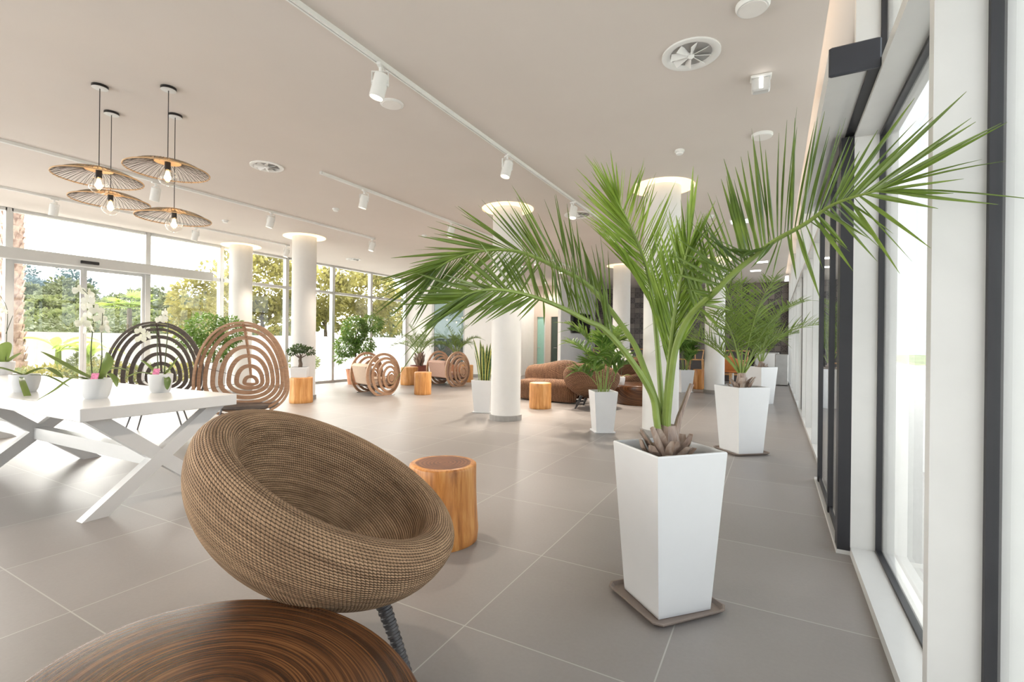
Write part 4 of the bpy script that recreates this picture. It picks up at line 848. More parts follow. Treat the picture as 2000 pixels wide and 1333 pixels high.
for key, (rach, U, L) in FRONDS.items():
    rnd = random.Random(ord(key)); org = Vector((PX, PY, 0)); P = smooth_path([Vector(p) - org for p in rach]); N = len(P)
    P.insert(0, Vector((P[0].x * .5, P[0].y * .5, .72))); N += 1
    b = MB(); b.tube(P, [.0145 * (1 - i / N) ** .9 + .0024 for i in range(N)], 7); fo = b.build('frond', M['petiole'], pd, smooth=True)
    Q = P[1:]; cum = [0]
    for i in range(1, len(Q)): cum.append(cum[-1] + (Q[i] - Q[i - 1]).length)
    cum = [c / cum[-1] for c in cum]
    lf = MB()
    for sd, keys, nl in (('U', U, 62), ('L', L, 48 if key not in 'ab' else 32)):
        keys = sorted([(t, Vector(p) - org) for t, p in keys], key=lambda k: k[0]); t0_, t1_ = keys[0][0], keys[-1][0]
        for k in range(nl):
            t = t0_ + (t1_ - t0_) * k / (nl - 1)
            for i in range(len(keys) - 1):
                if t <= keys[i + 1][0] + 1e-9: break
            (ta, pa), (tb, pb) = keys[i], keys[i + 1]; q = (t - ta) / max(1e-6, tb - ta); tip = pa.lerp(pb, min(1, max(0, q)))
            base, tan = poly_at(Q, cum, min(t, .999)); tip += Vector((rnd.gauss(0, .028), rnd.gauss(0, .028), rnd.gauss(0, .026))); ln = (tip - base).length
            tip = base + (tip - base) * rnd.uniform(.80, 1.05)
            lf.leaf(base, tip, rnd.uniform(.0095, .0175), sag=rnd.uniform(-.02, .05), n=6, nrm=tan.cross(tip - base).cross(tip - base) + Vector((rnd.gauss(0, .15), rnd.gauss(0, .15), 0)), fold=.3, roll=rnd.gauss(0, .3))
    tipd = Q[-1] - Q[-3]; 
    for k in range(3): lf.leaf(Q[-1], Q[-1] + tipd.normalized() * .3 + Vector((rnd.gauss(0, .05), rnd.gauss(0, .05), rnd.gauss(0, .05))), .016, sag=.08, n=5)
    lf.build('leaflets', M['palmy' if key in 'cd' else 'palm'], fo)
MB().tube([(.03, .0, .79), (.05, .02, .90), (.08, .045, 1.0), (.10, .06, 1.06)], [.02, .014, .011, .011], 8).build('cut_petiole', M['stubm'], pd, smooth=True)
MB().tube([(.0, -.06, .70), (-.03, -.10, .80), (-.045, -.13, .86)], [.02, .016, .012], 8).build('cut_petiole', M['stubm'], pd, smooth=True)

def palm_crown(o, z, fronds, seed, nl=34, ll=.32, lw=.016, mt='palm', c=(0, 0), pr=.010, bare=.25):
    """fronds: (azimuth, start elevation, length, droop)"""
    rnd = random.Random(seed)
    for az, el, L, dr in fronds:
        P = []; p = Vector((c[0] + .02 * cos(az), c[1] + .02 * sin(az), z)); e = el; n = 18
        for i in range(n + 1):
            P.append(p.copy()); d = Vector((cos(az) * cos(e), sin(az) * cos(e), sin(e))); p += d * L / n; e -= dr / n * (0.3 + 1.4 * i / n)
        fo = MB().tube(P, [pr * (1 - i / (n + 1)) + .002 for i in range(n + 1)], 6).build('frond', M['petiole'], o, smooth=True)
        lf = MB()
        for k in range(nl):
            t = bare + (1 - bare) * (k + .5) / nl; x = t * n; i = min(n - 1, int(x)); base = P[i].lerp(P[i + 1], x - i); tan = (P[i + 1] - P[i]).normalized()
            sd = tan.cross(Vector((0, 0, 1)));
            if sd.length < .05: sd = Vector((-sin(az), cos(az), 0))
            sd.normalize(); upn = sd.cross(tan); ln = ll * (sin(pi * min(1, .18 + .80 * (t - bare) / (1 - bare))) ** .6) * rnd.uniform(.85, 1.1)
            for s_ in (-1, 1):
                dv = (tan * rnd.uniform(.55, .85) + sd * s_ * .75 + upn * rnd.uniform(.25, .5) + Vector((rnd.gauss(0, .13), rnd.gauss(0, .13), rnd.gauss(0, .13)))).normalized()
                lf.leaf(base, base + dv * ln, lw * rnd.uniform(.8, 1.15), sag=rnd.uniform(.05, .25), n=4, nrm=upn, roll=rnd.gauss(0, .25))
        lf.leaf(P[-1], P[-1] + (P[-1] - P[-2]).normalized() * ll * .7, lw, sag=.2)
        lf.build('leaflets', M[mt], fo)
# second and third palms along the right
p2_ = thing('potted_palm', 'second white-planter palm, behind and right of the large front palm', 'potted palm', (-.33, 6.2, 0))
planter(p2_, .42, .325, .755, rz=R(43)); 
for c_ in kids(p2_): c_.location.z = .012
saucer(-.33, 6.2, .45, R(40), 'taupe saucer under the second palm planter')
boots(p2_, .66, .12, .26, 14, 9)
palm_crown(p2_, .90, [(R(170), R(58), 1.0, 1.5), (R(200), R(72), 1.25, 1.9), (R(215), R(50), 1.0, 1.4), (R(95), R(82), 1.2, .5), (R(40), R(68), 1.25, 1.1), (R(-5), R(60), 1.05, 1.3), (R(-60), R(74), 1.25, .8), (R(-130), R(84), 1.3, .5), (R(60), R(52), .95, 1.3), (R(250), R(70), 1.0, 1.2)], 21, nl=32, ll=.36, lw=.0135, mt='palmm')
p3_ = thing('potted_palm', 'third white-planter palm, farthest back along the right wall', 'potted palm', (-.24, 11.5, 0))
planter(p3_, .44, .33, .775, rz=R(47)); boots(p3_, .69, .12, .2, 12, 12)
palm_crown(p3_, .85, [(R(20), R(66), 1.1, 1.4), (R(70), R(70), 1.2, 1.2), (R(130), R(68), 1.2, 1.3), (R(180), R(70), 1.15, 1.4), (R(230), R(72), 1.2, 1.2), (R(290), R(74), 1.2, 1.0), (R(340), R(80), 1.3, .6), (R(100), R(85), 1.3, .4)], 33, nl=36, ll=.34, lw=.02)
# two date palms by the left glazing
for x, y, sd, lab, tall in ((-9.35, 11.35, 41, 'potted date palm between the two ringed loveseats by the windows', 1.0), (-8.85, 12.55, 47, 'potted date palm behind the right ringed loveseat by the tinted window', 1.0)):
    q_ = thing('potted_palm', lab, 'potted palm', (x, y, 0)); round_planter(q_, .2, .26, .5, 'redpot' if sd == 41 else 'terracotta'); 
    boots(q_, .5, .15, .38, 22, sd)
    palm_crown(q_, .82, [(R(a + sd), R(e), L, d) for a, e, L, d in ((0, 62, 1.0, 1.5), (40, 48, 1.0, 1.5), (80, 65, 1.0, 1.4), (125, 45, 1.05, 1.4), (165, 66, 1.0, 1.3), (205, 45, 1.0, 1.6), (245, 62, 1.0, 1.4), (285, 48, 1.0, 1.5), (325, 60, 1.0, 1.4), (20, 80, 1.0, .6), (200, 82, .95, .6))], sd, nl=30, ll=.27, lw=.014, mt='palm')
# areca palms
def areca(x, y, label, h, wt, wb, seed, top, mt='areca', rz=.6):
    o = thing('potted_areca', label, 'potted plant', (x, y, 0)); planter(o, wt, wb, h, foot=True, rz=rz); rnd = random.Random(seed); st = MB()
    tops = []
    for k in range(17):
        a = rnd.uniform(0, 6.28); r_ = rnd.uniform(.01, .07); lean = rnd.uniform(.03, .12); hh = top * rnd.uniform(.15, .58)
        b0_ = Vector((r_ * cos(a), r_ * sin(a), h * .86)); b1_ = b0_ + Vector((lean * cos(a), lean * sin(a), hh)); st.tube([b0_, b0_.lerp(b1_, .5), b1_], [.007, .006, .004], 6); tops.append((b1_, a))
    st.build('stems', M['petiole'], o, smooth=True)
    for b1_, a in tops:
        az_ = a + rnd.uniform(-.4, .4); el_ = R(rnd.uniform(25, 80)); nr_ = cos(az_ - .25) > .7; L_ = top * rnd.uniform(.40, .62) * (.6 if nr_ else 1)
        palm_crown(o, b1_.z, [(az_, R(80) if nr_ else el_, L_, rnd.uniform(.8, 1.8))], rnd.randint(0, 999), nl=17, ll=.27, lw=.034, mt=mt, c=(b1_.x, b1_.y), pr=.004, bare=.3)
    return o
areca(-2.11, 6.56, 'areca palm in a small white pot before the round wicker chair', .575, .33, .24, 5, 1.08)
areca(-2.02, 13.0, 'small far areca palm in a white pot left of the far column', .57, .36, .27, 8, .95)
# snake plant
sn = thing('potted_snake_plant', 'snake plant with yellow-edged leaves in a white planter by the middle column', 'potted plant', (-4.50, 7.25, 0)); planter(sn, .37, .28, .57, foot=True, rz=.25)
def blade(mb, p0, az, lean, L, w_, tw):
    vs = []; fs = []; uvs = []; n = 9
    for i in range(n + 1):
        q = i / n; p = Vector(p0) + Vector((cos(az) * lean * q ** 1.5, sin(az) * lean * q ** 1.5, L * q)); a = az + pi / 2 + tw * q; sd = Vector((cos(a), sin(a), 0)); ww = w_ * (.6 + .4 * min(1, q / .4)) * (1 - max(0, (q - .55) / .45) ** 2.2 * .97); nn_ = Vector((-sin(a), cos(a), 0)) * ww * .16
        vs += [p - sd * ww / 2 + nn_, p - nn_ * .3, p + sd * ww / 2 + nn_]
    for i in range(n):
        a = i * 3; fs += [(a, a + 1, a + 4, a + 3), (a + 1, a + 2, a + 5, a + 4)]; v0, v1 = i / n, (i + 1) / n
        uvs += [((0, v0), (.5, v0), (.5, v1), (0, v1)), ((.5, v0), (1, v0), (1, v1), (.5, v1))]
    mb.add(vs, fs, uvs)
rnd = random.Random(2)
for k in range(15):
    a = k * 2.4; r_ = .02 + .085 * math.sqrt(k / 15); b = MB(); blade(b, (r_ * cos(a), r_ * sin(a), .48), a + rnd.uniform(-.5, .5), rnd.uniform(.03, .16), rnd.uniform(.52, .92), rnd.uniform(.05, .07), rnd.uniform(-.8, .8)); b.build('blade', M['sans'], sn, smooth='all')
# leafy shrubs
def foliage(mb, blobs, n, size, seed, droop=.3, aspect=.5, shell=.55):
    rnd = random.Random(seed); tot = sum(b_[3] * b_[4] * b_[5] for b_ in blobs)
    for cx, cy, cz, rx, ry, rz_ in blobs:
        for _ in range(max(3, int(n * rx * ry * rz_ / tot))):
            while True:
                v = Vector((rnd.uniform(-1, 1), rnd.uniform(-1, 1), rnd.uniform(-1, 1))); l = v.length
                if shell < l < 1 or (l < 1 and rnd.random() < .25): break
            p = Vector((cx + v.x * rx, cy + v.y * ry, cz + v.z * rz_)); d = (v.normalized() + Vector((rnd.gauss(0, .6), rnd.gauss(0, .6), rnd.gauss(0, .5) - droop))).normalized(); s_ = size * rnd.uniform(.6, 1.25)
            sd = d.cross(Vector((rnd.gauss(0, 1), rnd.gauss(0, 1), rnd.gauss(0, 1))))
            if sd.length < 1e-3: continue
            sd.normalize(); up_ = sd.cross(d) * s_ * .12; h_ = s_ * aspect / 2
            mb.add([p, p + d * s_ * .45 - sd * h_ + up_, p + d * s_, p + d * s_ * .45 + sd * h_ + up_], [(0, 1, 2), (0, 2, 3)])
    return mb
fi = thing('potted_ficus', 'tall leafy ficus in a terracotta pot by the left windows', 'potted plant', (-10.35, 9.75, 0)); round_planter(fi, .17, .23, .42, 'terracotta')
b = MB(); b.tube([(0, 0, .36), (.03, .02, .8), (-.02, .0, 1.2), (.1, .1, 1.65)], [.03, .024, .02, .01], 8); b.tube([(.0, 0, .8), (-.2, -.15, 1.15)], [.014, .006], 6); b.tube([(0, .01, 1.1), (.35, .3, 1.75)], [.014, .006], 6); b.build('stem', M['trunk'], fi, smooth=True)
foliage(MB(), [(.0, -.02, 1.50, .34, .34, .42), (.34, .32, 1.72, .3, .3, .26), (-.16, -.14, 1.05, .34, .32, .30), (.2, .16, 1.1, .3, .3, .25), (-.3, -.26, .8, .16, .16, .22)], 3600, .085, 6, .7, .45).build('foliage', M['fic'], fi)
f2 = thing('potted_ficus', 'leafy ficus in a white planter behind the tan hooped chair', 'potted plant', (-10.15, 5.75, 0)); planter(f2, .36, .30, .75, rz=.4)
b = MB(); b.tube([(0, 0, .65), (.02, .02, 1.0), (-.02, .0, 1.35)], [.022, .018, .01], 8); b.build('stem', M['trunk'], f2, smooth=True)
foliage(MB(), [(-.1, -.1, 1.45, .36, .36, .32), (.25, .2, 1.4, .3, .3, .3), (.05, .05, 1.08, .3, .3, .3), (-.3, -.3, 1.25, .22, .22, .24)], 2400, .085, 8, .6, .45).build('foliage', M['fic'], f2)
bo = thing('bonsai', 'small bonsai in a white cube pot on the cracked log stump', 'bonsai', (-8.22, 6.34, .50)); planter(bo, .30, .285, .2, rz=.75)
b = MB(); b.tube([(0, 0, .17), (.02, .0, .26), (-.015, .01, .33), (.02, 0, .40), (.0, 0, .46)], [.042, .036, .030, .022, .012], 10)
for dx, dy, dz in ((-.16, -.05, .47), (.15, .1, .48), (.05, -.12, .5), (-.06, .12, .5)): b.tube([(0, 0, .37), (dx * .6, dy * .6, .43), (dx, dy, dz)], [.014, .009, .004], 6)
b.build('trunk', M['trunk'], bo, smooth=True)
foliage(MB(), [(-.15, -.06, .50, .10, .10, .07), (.15, .1, .51, .10, .10, .07), (.02, -.06, .56, .13, .12, .08), (-.05, .1, .55, .11, .1, .07)], 900, .042, 3, .0, .6).build('foliage', M['bons'], bo)
# orchids
def flower(p, fwdv, s, mb):
    f = Vector(fwdv).normalized(); r_ = f.cross(Vector((0, 0, 1))).normalized(); u_ = r_.cross(f)
    for k, (a, L, w_) in enumerate(((90, 1, .62), (210, 1, .6), (330, 1, .6), (5, 1.0, 1.0), (175, 1.0, 1.0))):
        d = r_ * cos(R(a)) + u_ * sin(R(a)); sd = d.cross(f); q = Vector(p) + f * (.002 * k); c = [q]
        n = 8
        for j in range(n + 1):
            t = pi * j / n; c.append(q + d * s * (.5 - .5 * cos(t)) * L + sd * s * w_ * .45 * sin(t) * 1 + f * s * .12 * sin(t))
        for j in range(n - 1, 0, -1):
            t = pi * j / n; c.append(q + d * s * (.5 - .5 * cos(t)) * L - sd * s * w_ * .45 * sin(t) + f * s * .12 * sin(t))
        mb.add(c[1:], [tuple(range(len(c) - 1))])
    mb.lathe([(.001, 0), (s * .16, s * .05), (s * .1, s * .18), (.001, s * .24)], 8, M=Matrix.Translation(Vector(p)) @ f.to_track_quat('Z', 'Y').to_matrix().to_4x4())
def orchid(x, y, z, label, r, h, leaves, stems, tagpos=None, potm='planter'):
    o = thing('potted_orchid', label, 'orchid', (x, y, z), 0)
    MB().lathe([(r * .70, 0), (r * .82, h * .15), (r * .97, h * .6), (r, h - .004), (r - .006, h), (r - .012, h - .006), (r - .016, h * .8), (.001, h * .8)], 40).build('pot', M[potm], o, smooth=True)
    MB().lathe([(r - .017, h * .82), (r * .4, h * .9), (.001, h * .88)], 20).build('soil', M['soil'], o)
    for pts, w_ in leaves:
        P = smooth_path([Vector(p) for p in pts]); n = len(P); ws = [w_ * (.45 + .55 * sin(min(1, i / (n - 1) * 1.6) * pi / 2)) * (1 - max(0, (i / (n - 1) - .6) / .4) ** 2 * .93) for i in range(n)]
        MB().strap(P, ws, fold=.22).build('leaf', M['orchl'], o, smooth='all')
    for pts, fl in stems:
        P = smooth_path([Vector(p) for p in pts]); so_ = MB().tube(P, [.0045 - .0025 * i / len(P) for i in range(len(P))], 6).build('flower_stem', M['stem'], o, smooth=True)
        for p, d, s in fl:
            b = MB(); flower(p, d, s, b); near = min(P, key=lambda q: (q - Vector(p)).length); b.tube([near, near.lerp(Vector(p), .5) + Vector((0, 0, .008)), Vector(p)], .0015, 4); b.build('flower', M['petal'], so_)
    if tagpos: MB().box(-.028, .028, -.001, .001, 0, .06, Matrix.Translation(tagpos) @ Matrix.Rotation(.5, 4, 'Z') @ Matrix.Rotation(-.3, 4, 'X')).build('plant_tag', M['tagm'], o)['label'] = 'pink printed plant tag'
    return o
TZ = .78
cr = rt; cf = Vector((-fw.x, -fw.y, 0))          # right / towards the viewer, as the room lies
def V(r_, t, z): v = cr * r_ + cf * t; return (v.x, v.y, z)
rnd = random.Random(12)
fl1 = [(V(-.04 + dx, .03 + rnd.uniform(-.04, .05), dz), cf + cr * rnd.uniform(-.8, .8) + Vector((0, 0, rnd.uniform(-.3, .2))), rnd.uniform(.045, .055)) for dx, dz in ((-.07, .83), (-.02, .80), (.02, .75), (-.03, .71), (.035, .68), (-.01, .64), (.06, .62), (.0, .58), (.11, .585), (.05, .545), (.13, .54), (-.02, .525))]
orchid(-4.60, 1.73, TZ, 'white orchid in a white pot nearest the corner of the table', .098, .155,
    [([V(-.02, 0, .14), V(-.18, .02, .22), V(-.38, .06, .36)], .075), ([V(-.03, .02, .14), V(-.12, .06, .16), V(-.22, .1, .07), V(-.30, .16, .0)], .05), ([V(.03, 0, .14), V(.10, .02, .24), V(.11, .04, .36)], .07), ([V(.03, .02, .14), V(.12, .05, .19), V(.2, .08, .16), V(.24, .1, .10)], .045), ([V(0, -.02, .14), V(.04, -.1, .22), V(.1, -.2, .2)], .06)],
    [([V(-.03, 0, .13), V(-.045, 0, .35), V(-.03, .0, .6), V(-.02, .02, .75), V(-.08, .04, .84)], fl1[:7]), ([V(.0, -.01, .13), V(.03, -.01, .3), V(.035, 0, .5), V(.06, .02, .66)], fl1[7:])], V(.03, .06, .14))
fl2 = [(V(-.02 + dx, rnd.uniform(-.02, .05), dz), cf + cr * rnd.uniform(-.8, .8), .045) for dx, dz in ((-.12, .53), (-.09, .49), (-.13, .46), (.05, .69), (.02, .63), (.07, .64))]
orchid(-4.68, 2.21, TZ, 'orchid with two hanging flower stems in a white pot behind the corner one', .092, .16,
    [([V(-.02, 0, .14), V(-.10, .01, .22), V(-.16, .03, .28)], .06), ([V(-.02, .02, .14), V(-.14, .05, .17), V(-.25, .08, .12)], .04), ([V(.02, 0, .14), V(.1, .03, .2), V(.19, .04, .32)], .03), ([V(.03, .03, .14), V(.09, .05, .12), V(.11, .07, .03)], .05)],
    [([V(-.02, 0, .13), V(-.03, 0, .35), V(-.04, 0, .52), V(-.10, .01, .58), V(-.14, .02, .52)], fl2[:3]), ([V(.03, 0, .13), V(.045, 0, .35), V(.06, 0, .58), V(.04, .01, .67), V(-.02, .02, .66)], fl2[3:])], V(-.0, .06, .15))
orchid(-8.22, 2.18, TZ, 'orchid at the left edge of the photo on the far end of the table', .1, .16,
    [([V(0, 0, .14), V(.05, .03, .3), V(.09, .05, .40)], .12), ([V(.02, .0, .14), V(.15, .04, .2), V(.27, .06, .27)], .06), ([V(-.02, 0, .14), V(-.15, .04, .24), V(-.3, .06, .2)], .07)],
    [([V(.02, 0, .13), V(.03, 0, .5), V(.03, 0, .8), V(-.05, .02, .98)], [(V(-.06 + .03 * k, .03, .92 - .05 * k), cf, .05) for k in range(4)]), ([V(.02, 0, .5), V(.10, 0, .72)], [])], None)
orchid(-5.62, 1.62, TZ, 'orchid just outside the left edge whose leaves reach over the table edge', .1, .15,
    [([V(0, 0, .14), V(.22, .05, .20), V(.40, .08, .12)], .06), ([V(.02, .02, .14), V(.26, .08, .14), V(.50, .12, .05)], .03), ([V(.02, .05, .13), V(.2, .22, .10), V(.33, .30, -.03), V(.40, .33, -.14)], .045), ([V(-.02, 0, .14), V(-.2, .05, .2), V(-.35, .05, .15)], .06)], [], None)
orchid(-2.72, 9.62, .40, 'white orchid in a white cup on the far dark drum table', .085, .16,
    [([V(0, 0, .14), V(.12, .02, .2), V(.22, .03, .16)], .06), ([V(0, 0, .14), V(-.12, .02, .18), V(-.2, .03, .14)], .05)],
    [([V(0, 0, .13), V(.02, 0, .4), V(.06, 0, .62), V(.14, .02, .70)], [(V(.04 + .03 * k, .03, .66 - .06 * (k % 3)), cf, .06) for k in range(5)])], None)

# ---------------------------------------------------------------- outside
struct(MB().box(-18.2, -11.4, -14, 40, -.14, -.03).build('terrace_paving', M['paving'])); struct(MB().box(.62, 11, -14, 40, -.14, -.03).build('terrace_floor', M['tfloor']))
struct(MB().box(-18.25, -18.0, -14, 40, -.1, 1.37).build('garden_wall', M['gwall'])); struct(MB().box(9.5, 9.75, -14, 40, -.1, .95).build('terrace_wall', M['gwall']))
hr = random.Random(77)
def hz(x, y):
    k = max(0, -x - 24); s = 1 / (1 + math.exp((y - 34 - .15 * k) / 9)); return -.1 + 7.6 * (1 - math.exp(-k / 48)) * (.25 + .75 * s) + .5 * sin(x * .13 + y * .09) * min(1, k / 20)
vs = []; fs = []; NX, NY = 44, 44
for i in range(NX):
    for j in range(NY):
        x = -18.2 - 150 * (i / (NX - 1)) ** 1.5; y = -30 + 190 * j / (NY - 1); vs.append((x, y, hz(x, y)))
fs = [(i * NY + j, i * NY + j + 1, (i + 1) * NY + j + 1, (i + 1) * NY + j) for i in range(NX - 1) for j in range(NY - 1)]
struct(MB().add(vs, fs).build('hillside', M['hill'], smooth='all'))
struct(MB().box(9.75, 80, -40, 90, -.3, -.12).build('ground_beyond_terrace', M['hill']))
def tree(name, label, x, y, z, blobs, n, ls, mt, seed, trunk, tr=.07, group=None, cat='tree'):
    o = thing(name, label, cat, (x, y, z), 0, group)
    b = MB(); b.tube([(0, 0, -.1), (.03, .02, trunk * .5), (-.03, 0, trunk), (.05, .04, trunk * 1.35)], [tr, tr * .8, tr * .6, tr * .25], 8)
    for k in range(5): a = k * 1.3 + seed; b.tube([(0, 0, trunk * (.75 + .08 * k)), (.45 * cos(a) * trunk * .5, .45 * sin(a) * trunk * .5, trunk * (1.15 + .12 * k))], [tr * .4, tr * .12], 5)
    b.build('trunk', M['trunk'], o, smooth=True); foliage(MB(), blobs, n, ls, seed, .2, .7).build('crown', M[mt], o); return o
tree('young_tree', 'young golden-leaved tree on a thin trunk before the garden wall, behind the entrance glass', -16.8, 8.9, 0, [(0, 0, 2.5, .7, .7, .75), (-.2, -.2, 1.75, .55, .55, .5), (.3, .35, 3.2, .4, .4, .6)], 1500, .16, 'gold', 3, 1.5, .04)
tree('young_tree', 'slim golden tree beside the mullion left of the first column', -17.2, 10.1, 0, [(0, 0, 2.6, .45, .45, 1.0), (.1, .1, 3.7, .35, .35, .7), (0, 0, 1.6, .5, .5, .5)], 1300, .16, 'gold', 5, 1.6, .05)
GT = 'golden-green trees behind the garden wall'
tree('broad_tree', 'golden-green tree seen between the two left columns', -20.2, 13.6, 0, [(0, 0, 3.7, 1.5, 1.5, 1.3), (-.8, -.9, 2.4, 1.1, 1.1, .9), (.7, .9, 2.2, 1.0, 1.0, .9), (.3, .3, 4.7, .8, .8, .6)], 3800, .24, 'gold', 7, 2.2, .13, GT)
tree('broad_tree', 'golden-green tree seen just right of the bonsai column', -20.6, 17.4, 0, [(0, -.4, 3.6, 1.5, 1.5, 1.3), (-.7, -.8, 2.5, 1.2, 1.2, .9), (.5, .6, 4.7, .9, .9, .7)], 3400, .25, 'gold', 9, 2.2, .13, GT)
tree('broad_tree', 'golden-green tree seen above the indoor ficus', -20.4, 20.2, 0, [(0, 0, 3.8, 1.7, 1.7, 1.4), (-.6, -.9, 2.5, 1.2, 1.2, 1.0), (.8, .9, 2.6, 1.2, 1.2, 1.0), (.2, .3, 5.0, 1.0, 1.0, .7)], 4000, .25, 'gold', 11, 2.2, .13, GT)
tree('broad_tree', 'grey-green tree seen in the last window bay before the white wall', -22.5, 25.5, 0, [(0, 0, 3.3, 1.9, 1.9, 1.4), (-.9, -1.2, 2.2, 1.5, 1.5, 1.0)], 2600, .26, 'olive', 13, 2.0, .13, GT)
tree('broad_tree', 'olive-grey bush behind the garden wall, right of the entrance glass', -24, 12.2, hz(-24, 12.2), [(0, 0, 1.5, 1.8, 1.8, 1.0), (-1, -1.3, 1.2, 1.3, 1.3, .8)], 2600, .2, 'olive', 15, 1.0, .12, GT)
tree('broad_tree', 'olive-grey bush behind the fan palm in the entrance glass', -26, 9.6, hz(-26, 9.6), [(0, 0, 1.1, 1.9, 1.9, .9), (-.8, 1.2, .9, 1.3, 1.3, .7)], 2400, .2, 'olive', 17, .8, .12, GT)
tree('broad_tree', 'olive-grey bush behind the banana plant', -26, 6.8, hz(-26, 6.8), [(0, 0, .9, 2.2, 2.2, .8), (-1, 1.4, .8, 1.5, 1.5, .6)], 2400, .2, 'olive', 19, .7, .12, GT)
# hillside trees
protos = []
for k, (mt, s_) in enumerate((('olive', 1.0), ('hazeg', 1.25), ('green', .8))):
    protos.append((mt, s_))
PR = {}
HG = 'trees scattered over the far hillside'
LB = {'olive': 'grey-olive bushy tree on the far hillside', 'hazeg': 'tall tree on the far hill crest, tinted blue-green for haze', 'green': 'low green bush tree on the near slope of the hill'}
def hill_tree(mt, x, y, s_):
    z = hz(x, y)
    if mt not in PR:
        bl = {'olive': [(0, 0, 1.6, 1.9, 1.9, 1.2), (.8, .5, 2.2, 1.1, 1.1, .8)], 'hazeg': [(0, 0, 3.0, 1.9, 1.9, 2.0), (.9, .9, 4.4, 1.2, 1.2, 1.2), (-.8, .4, 2.2, 1.6, 1.6, 1.1)], 'green': [(0, 0, .9, 1.7, 1.7, .8)]}[mt]
        PR[mt] = tree('hill_tree', LB[mt], x, y, z, bl, 1100, .42, mt, 5, 1.2 if mt != 'hazeg' else 2.2, .14, HG + ', ' + mt)
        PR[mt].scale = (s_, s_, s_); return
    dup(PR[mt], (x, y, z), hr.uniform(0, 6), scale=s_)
placed = []
def scatter(mt, n, kx0, kx1, d0, d1, s0, s1, gap):
    k = 0
    for _ in range(n * 30):
        d_ = hr.uniform(d0, d1); kx = hr.uniform(kx0, kx1); x, y = (-.4787 + .878 * kx) * d_, (.878 + .4787 * kx) * d_; s_ = hr.uniform(s0, s1)
        if x > -20 or any((x - a) ** 2 + (y - b_) ** 2 < (gap * (s_ + c_)) ** 2 for a, b_, c_ in placed): continue
        placed.append((x, y, s_)); hill_tree(mt, x, y, s_); k += 1
        if k >= n: break
scatter('hazeg', 18, -1.03, -.90, 66, 88, .75, 1.15, 1.9); scatter('hazeg', 7, -.885, -.76, 70, 92, .4, .8, 1.9)
scatter('olive', 34, -1.03, -.58, 38, 66, .55, .95, 1.8); scatter('green', 30, -1.03, -.45, 23, 40, .5, .8, 1.7)
cy = thing('cypress', 'thin dark cypress on the hill crest in the left entrance pane', 'tree', (-1.305 * 68, .427 * 68, hz(-1.305 * 68, .427 * 68)), 0)
MB().tube([(0, 0, 0), (0, 0, 2)], .15, 6).build('trunk', M['trunk'], cy); foliage(MB(), [(0, 0, 2.2, .7, .7, 2.0), (0, 0, 5.0, .4, .4, 2.2)], 500, .5, 3, -.6, .5).build('crown', M['hazeg'], cy)
# palm trunk, fan palm, banana, shrubs
dt = thing('date_palm', 'thick rough pinkish date palm trunk outside at the left edge', 'palm', (-16.6, 4.52, -.05))
rr = random.Random(4)
b = MB(); b.lathe([(.30, 0), (.25, .5), (.215, 1.2), (.205, 3), (.20, 6), (.2, 7.5)], 22)
for i in range(40):
    for k in range(9):
        a = 2 * pi * (k + .5 * (i % 2)) / 9; z_ = .15 + i * .185; r_ = .205 + max(0, .1 - z_ * .06); d_ = Vector((cos(a), sin(a), 0)); s_ = Vector((-sin(a), cos(a), 0)); p = d_ * r_ + Vector((0, 0, z_))
        b.add([p - s_ * .075, p + s_ * .075, p + s_ * .05 + d_ * rr.uniform(.02, .055) + Vector((0, 0, .15)), p - s_ * .05 + d_ * rr.uniform(.02, .055) + Vector((0, 0, .15))], [(0, 1, 2, 3)])
b.build('trunk', M['bark'], dt)
palm_crown(dt, 7.4, [(R(k * 36), R(50 - 20 * (k % 2)), 2.6, 1.5) for k in range(10)], 3, nl=24, ll=.5, lw=.04)
fp = thing('fan_palm', 'bright yellow-green fan palm beyond the garden wall', 'palm', (-21.8, 9.2, 0))
MB().tube([(0, 0, -.1), (0, 0, 2.35)], [.12, .08], 8).build('trunk', M['trunk'], fp, smooth=True)
b = MB(); rr = random.Random(8)
for k in range(16):
    a = k * 2.4; e = rr.uniform(.0, 1.0); c0 = Vector((0, 0, 2.35)); d_ = Vector((cos(a) * cos(e), sin(a) * cos(e), sin(e))); c1 = c0 + d_ * .5; sd = Vector((-sin(a), cos(a), 0)); b.tube([c0, c1], .012, 4)
    for j in range(13): q = (j - 6) / 6 * 1.3; b.leaf(c1, c1 + (d_ * cos(q) + sd * sin(q)).normalized() * .55, .05, sag=.15, n=3)
b.build('fronds', M['banana'], fp)
bp = thing('banana_plant', 'banana plant with broad yellow-green leaves before the garden wall', 'plant', (-16.4, 5.35, 0))
b = MB(); b.tube([(0, 0, 0), (.02, 0, .9)], [.09, .06], 8); b.tube([(.25, .5, 0), (.25, .55, .7)], [.08, .05], 8); b.build('stem', M['petiole'], bp, smooth=True)
rr = random.Random(6)
for k in range(12):
    a = k * 2.4; bx = Vector((0, 0, .85)) if k % 2 else Vector((.25, .55, .65)); L = rr.uniform(.8, 1.2); e = rr.uniform(.5, 1.2); P = []; p = bx.copy()
    for i in range(9): P.append(p.copy()); p = p + Vector((cos(a) * cos(e), sin(a) * cos(e), sin(e))) * L / 8; e -= .2
    MB().strap(P, [.02, .1, .2, .24, .25, .24, .2, .13, .03], fold=.2).build('leaf', M['banana'], bp, smooth='all')
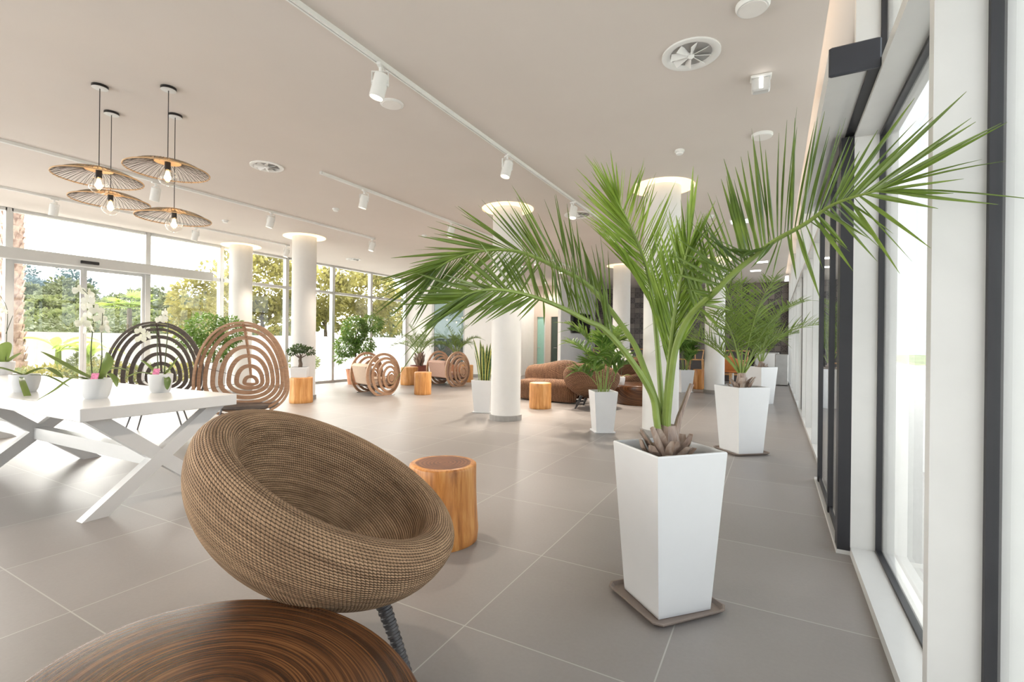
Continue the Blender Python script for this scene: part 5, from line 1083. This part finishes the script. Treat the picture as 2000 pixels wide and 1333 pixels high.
def shrub(x, y, r, h, mt, seed, label):
    o = thing('garden_shrub', label, 'shrub', (x, y, -.03), 0, 'low shrubs in the bed outside the entrance'); b = MB()
    for k in range(6): a = k * 1.05; b.tube([(0, 0, 0), (r * .5 * cos(a), r * .5 * sin(a), h * .7)], [.015, .006], 5)
    b.build('stems', M['trunk'], o); foliage(MB(), [(0, 0, h * .55, r, r, h * .5)], 650, .11, seed, -.2, .55).build('foliage', M[mt], o)
for k, (x, y, r_, h_, mt, lab) in enumerate(((-14.6, 3.75, .55, .62, 'green', 'dark rounded shrub at the foot of the date palm trunk'), (-14.9, 4.65, .6, .55, 'gold', 'yellow-green shrub right of the date palm foot'), (-14.6, 5.2, .5, .5, 'green', 'green shrub below the banana plant'), (-15.2, 5.9, .6, .6, 'gold', 'yellow-green shrub just left of the door stile'), (-15.0, 6.7, .55, .5, 'green', 'green shrub behind the white orchid flowers'), (-15.2, 7.5, .6, .5, 'gold', 'yellow-green shrub behind the dark hooped chair'), (-15.4, 8.4, .6, .5, 'gold', 'yellow-green shrub seen left of the tan hooped chair'), (-15.6, 12.2, .55, .7, 'green', 'green shrub outside between the two left columns'), (-16.9, 6.1, .4, .8, 'green', 'round green shrub against the garden wall'))): shrub(x, y, r_, h_, mt, k + 20, lab)
gs = [thing('garden_stone', l, 'stone', (x, y, -.05)) for x, y, l in ((-13.6, 4.3, 'pale garden stone at the edge of the shrub bed'), (-13.5, 5.6, 'flat pale stone in front of the yellow shrub'))]
for k, o in enumerate(gs): MB().lathe([(.001, 0), (.26, .02), (.30, .09), (.2, .16), (.001, .18)], 9, fn=lambda q, z: 1 + .2 * sin(2 * q + k) + .1 * sin(3 * q)).build('stone', M['paving'], o)
for k in range(9):
    o = thing('terrace_shrub', ('green hedge shrub beyond the low wall of the right terrace'), 'shrub', (11.2 + .3 * (k % 2), -4 + 2.6 * k, -.1), 0, 'hedge shrubs beyond the right terrace'); foliage(MB(), [(0, 0, 1.0, 1.1, 1.3, 1.0)], 500, .25, k + 50, .1, .6).build('foliage', M['green' if k % 2 else 'gold'], o)
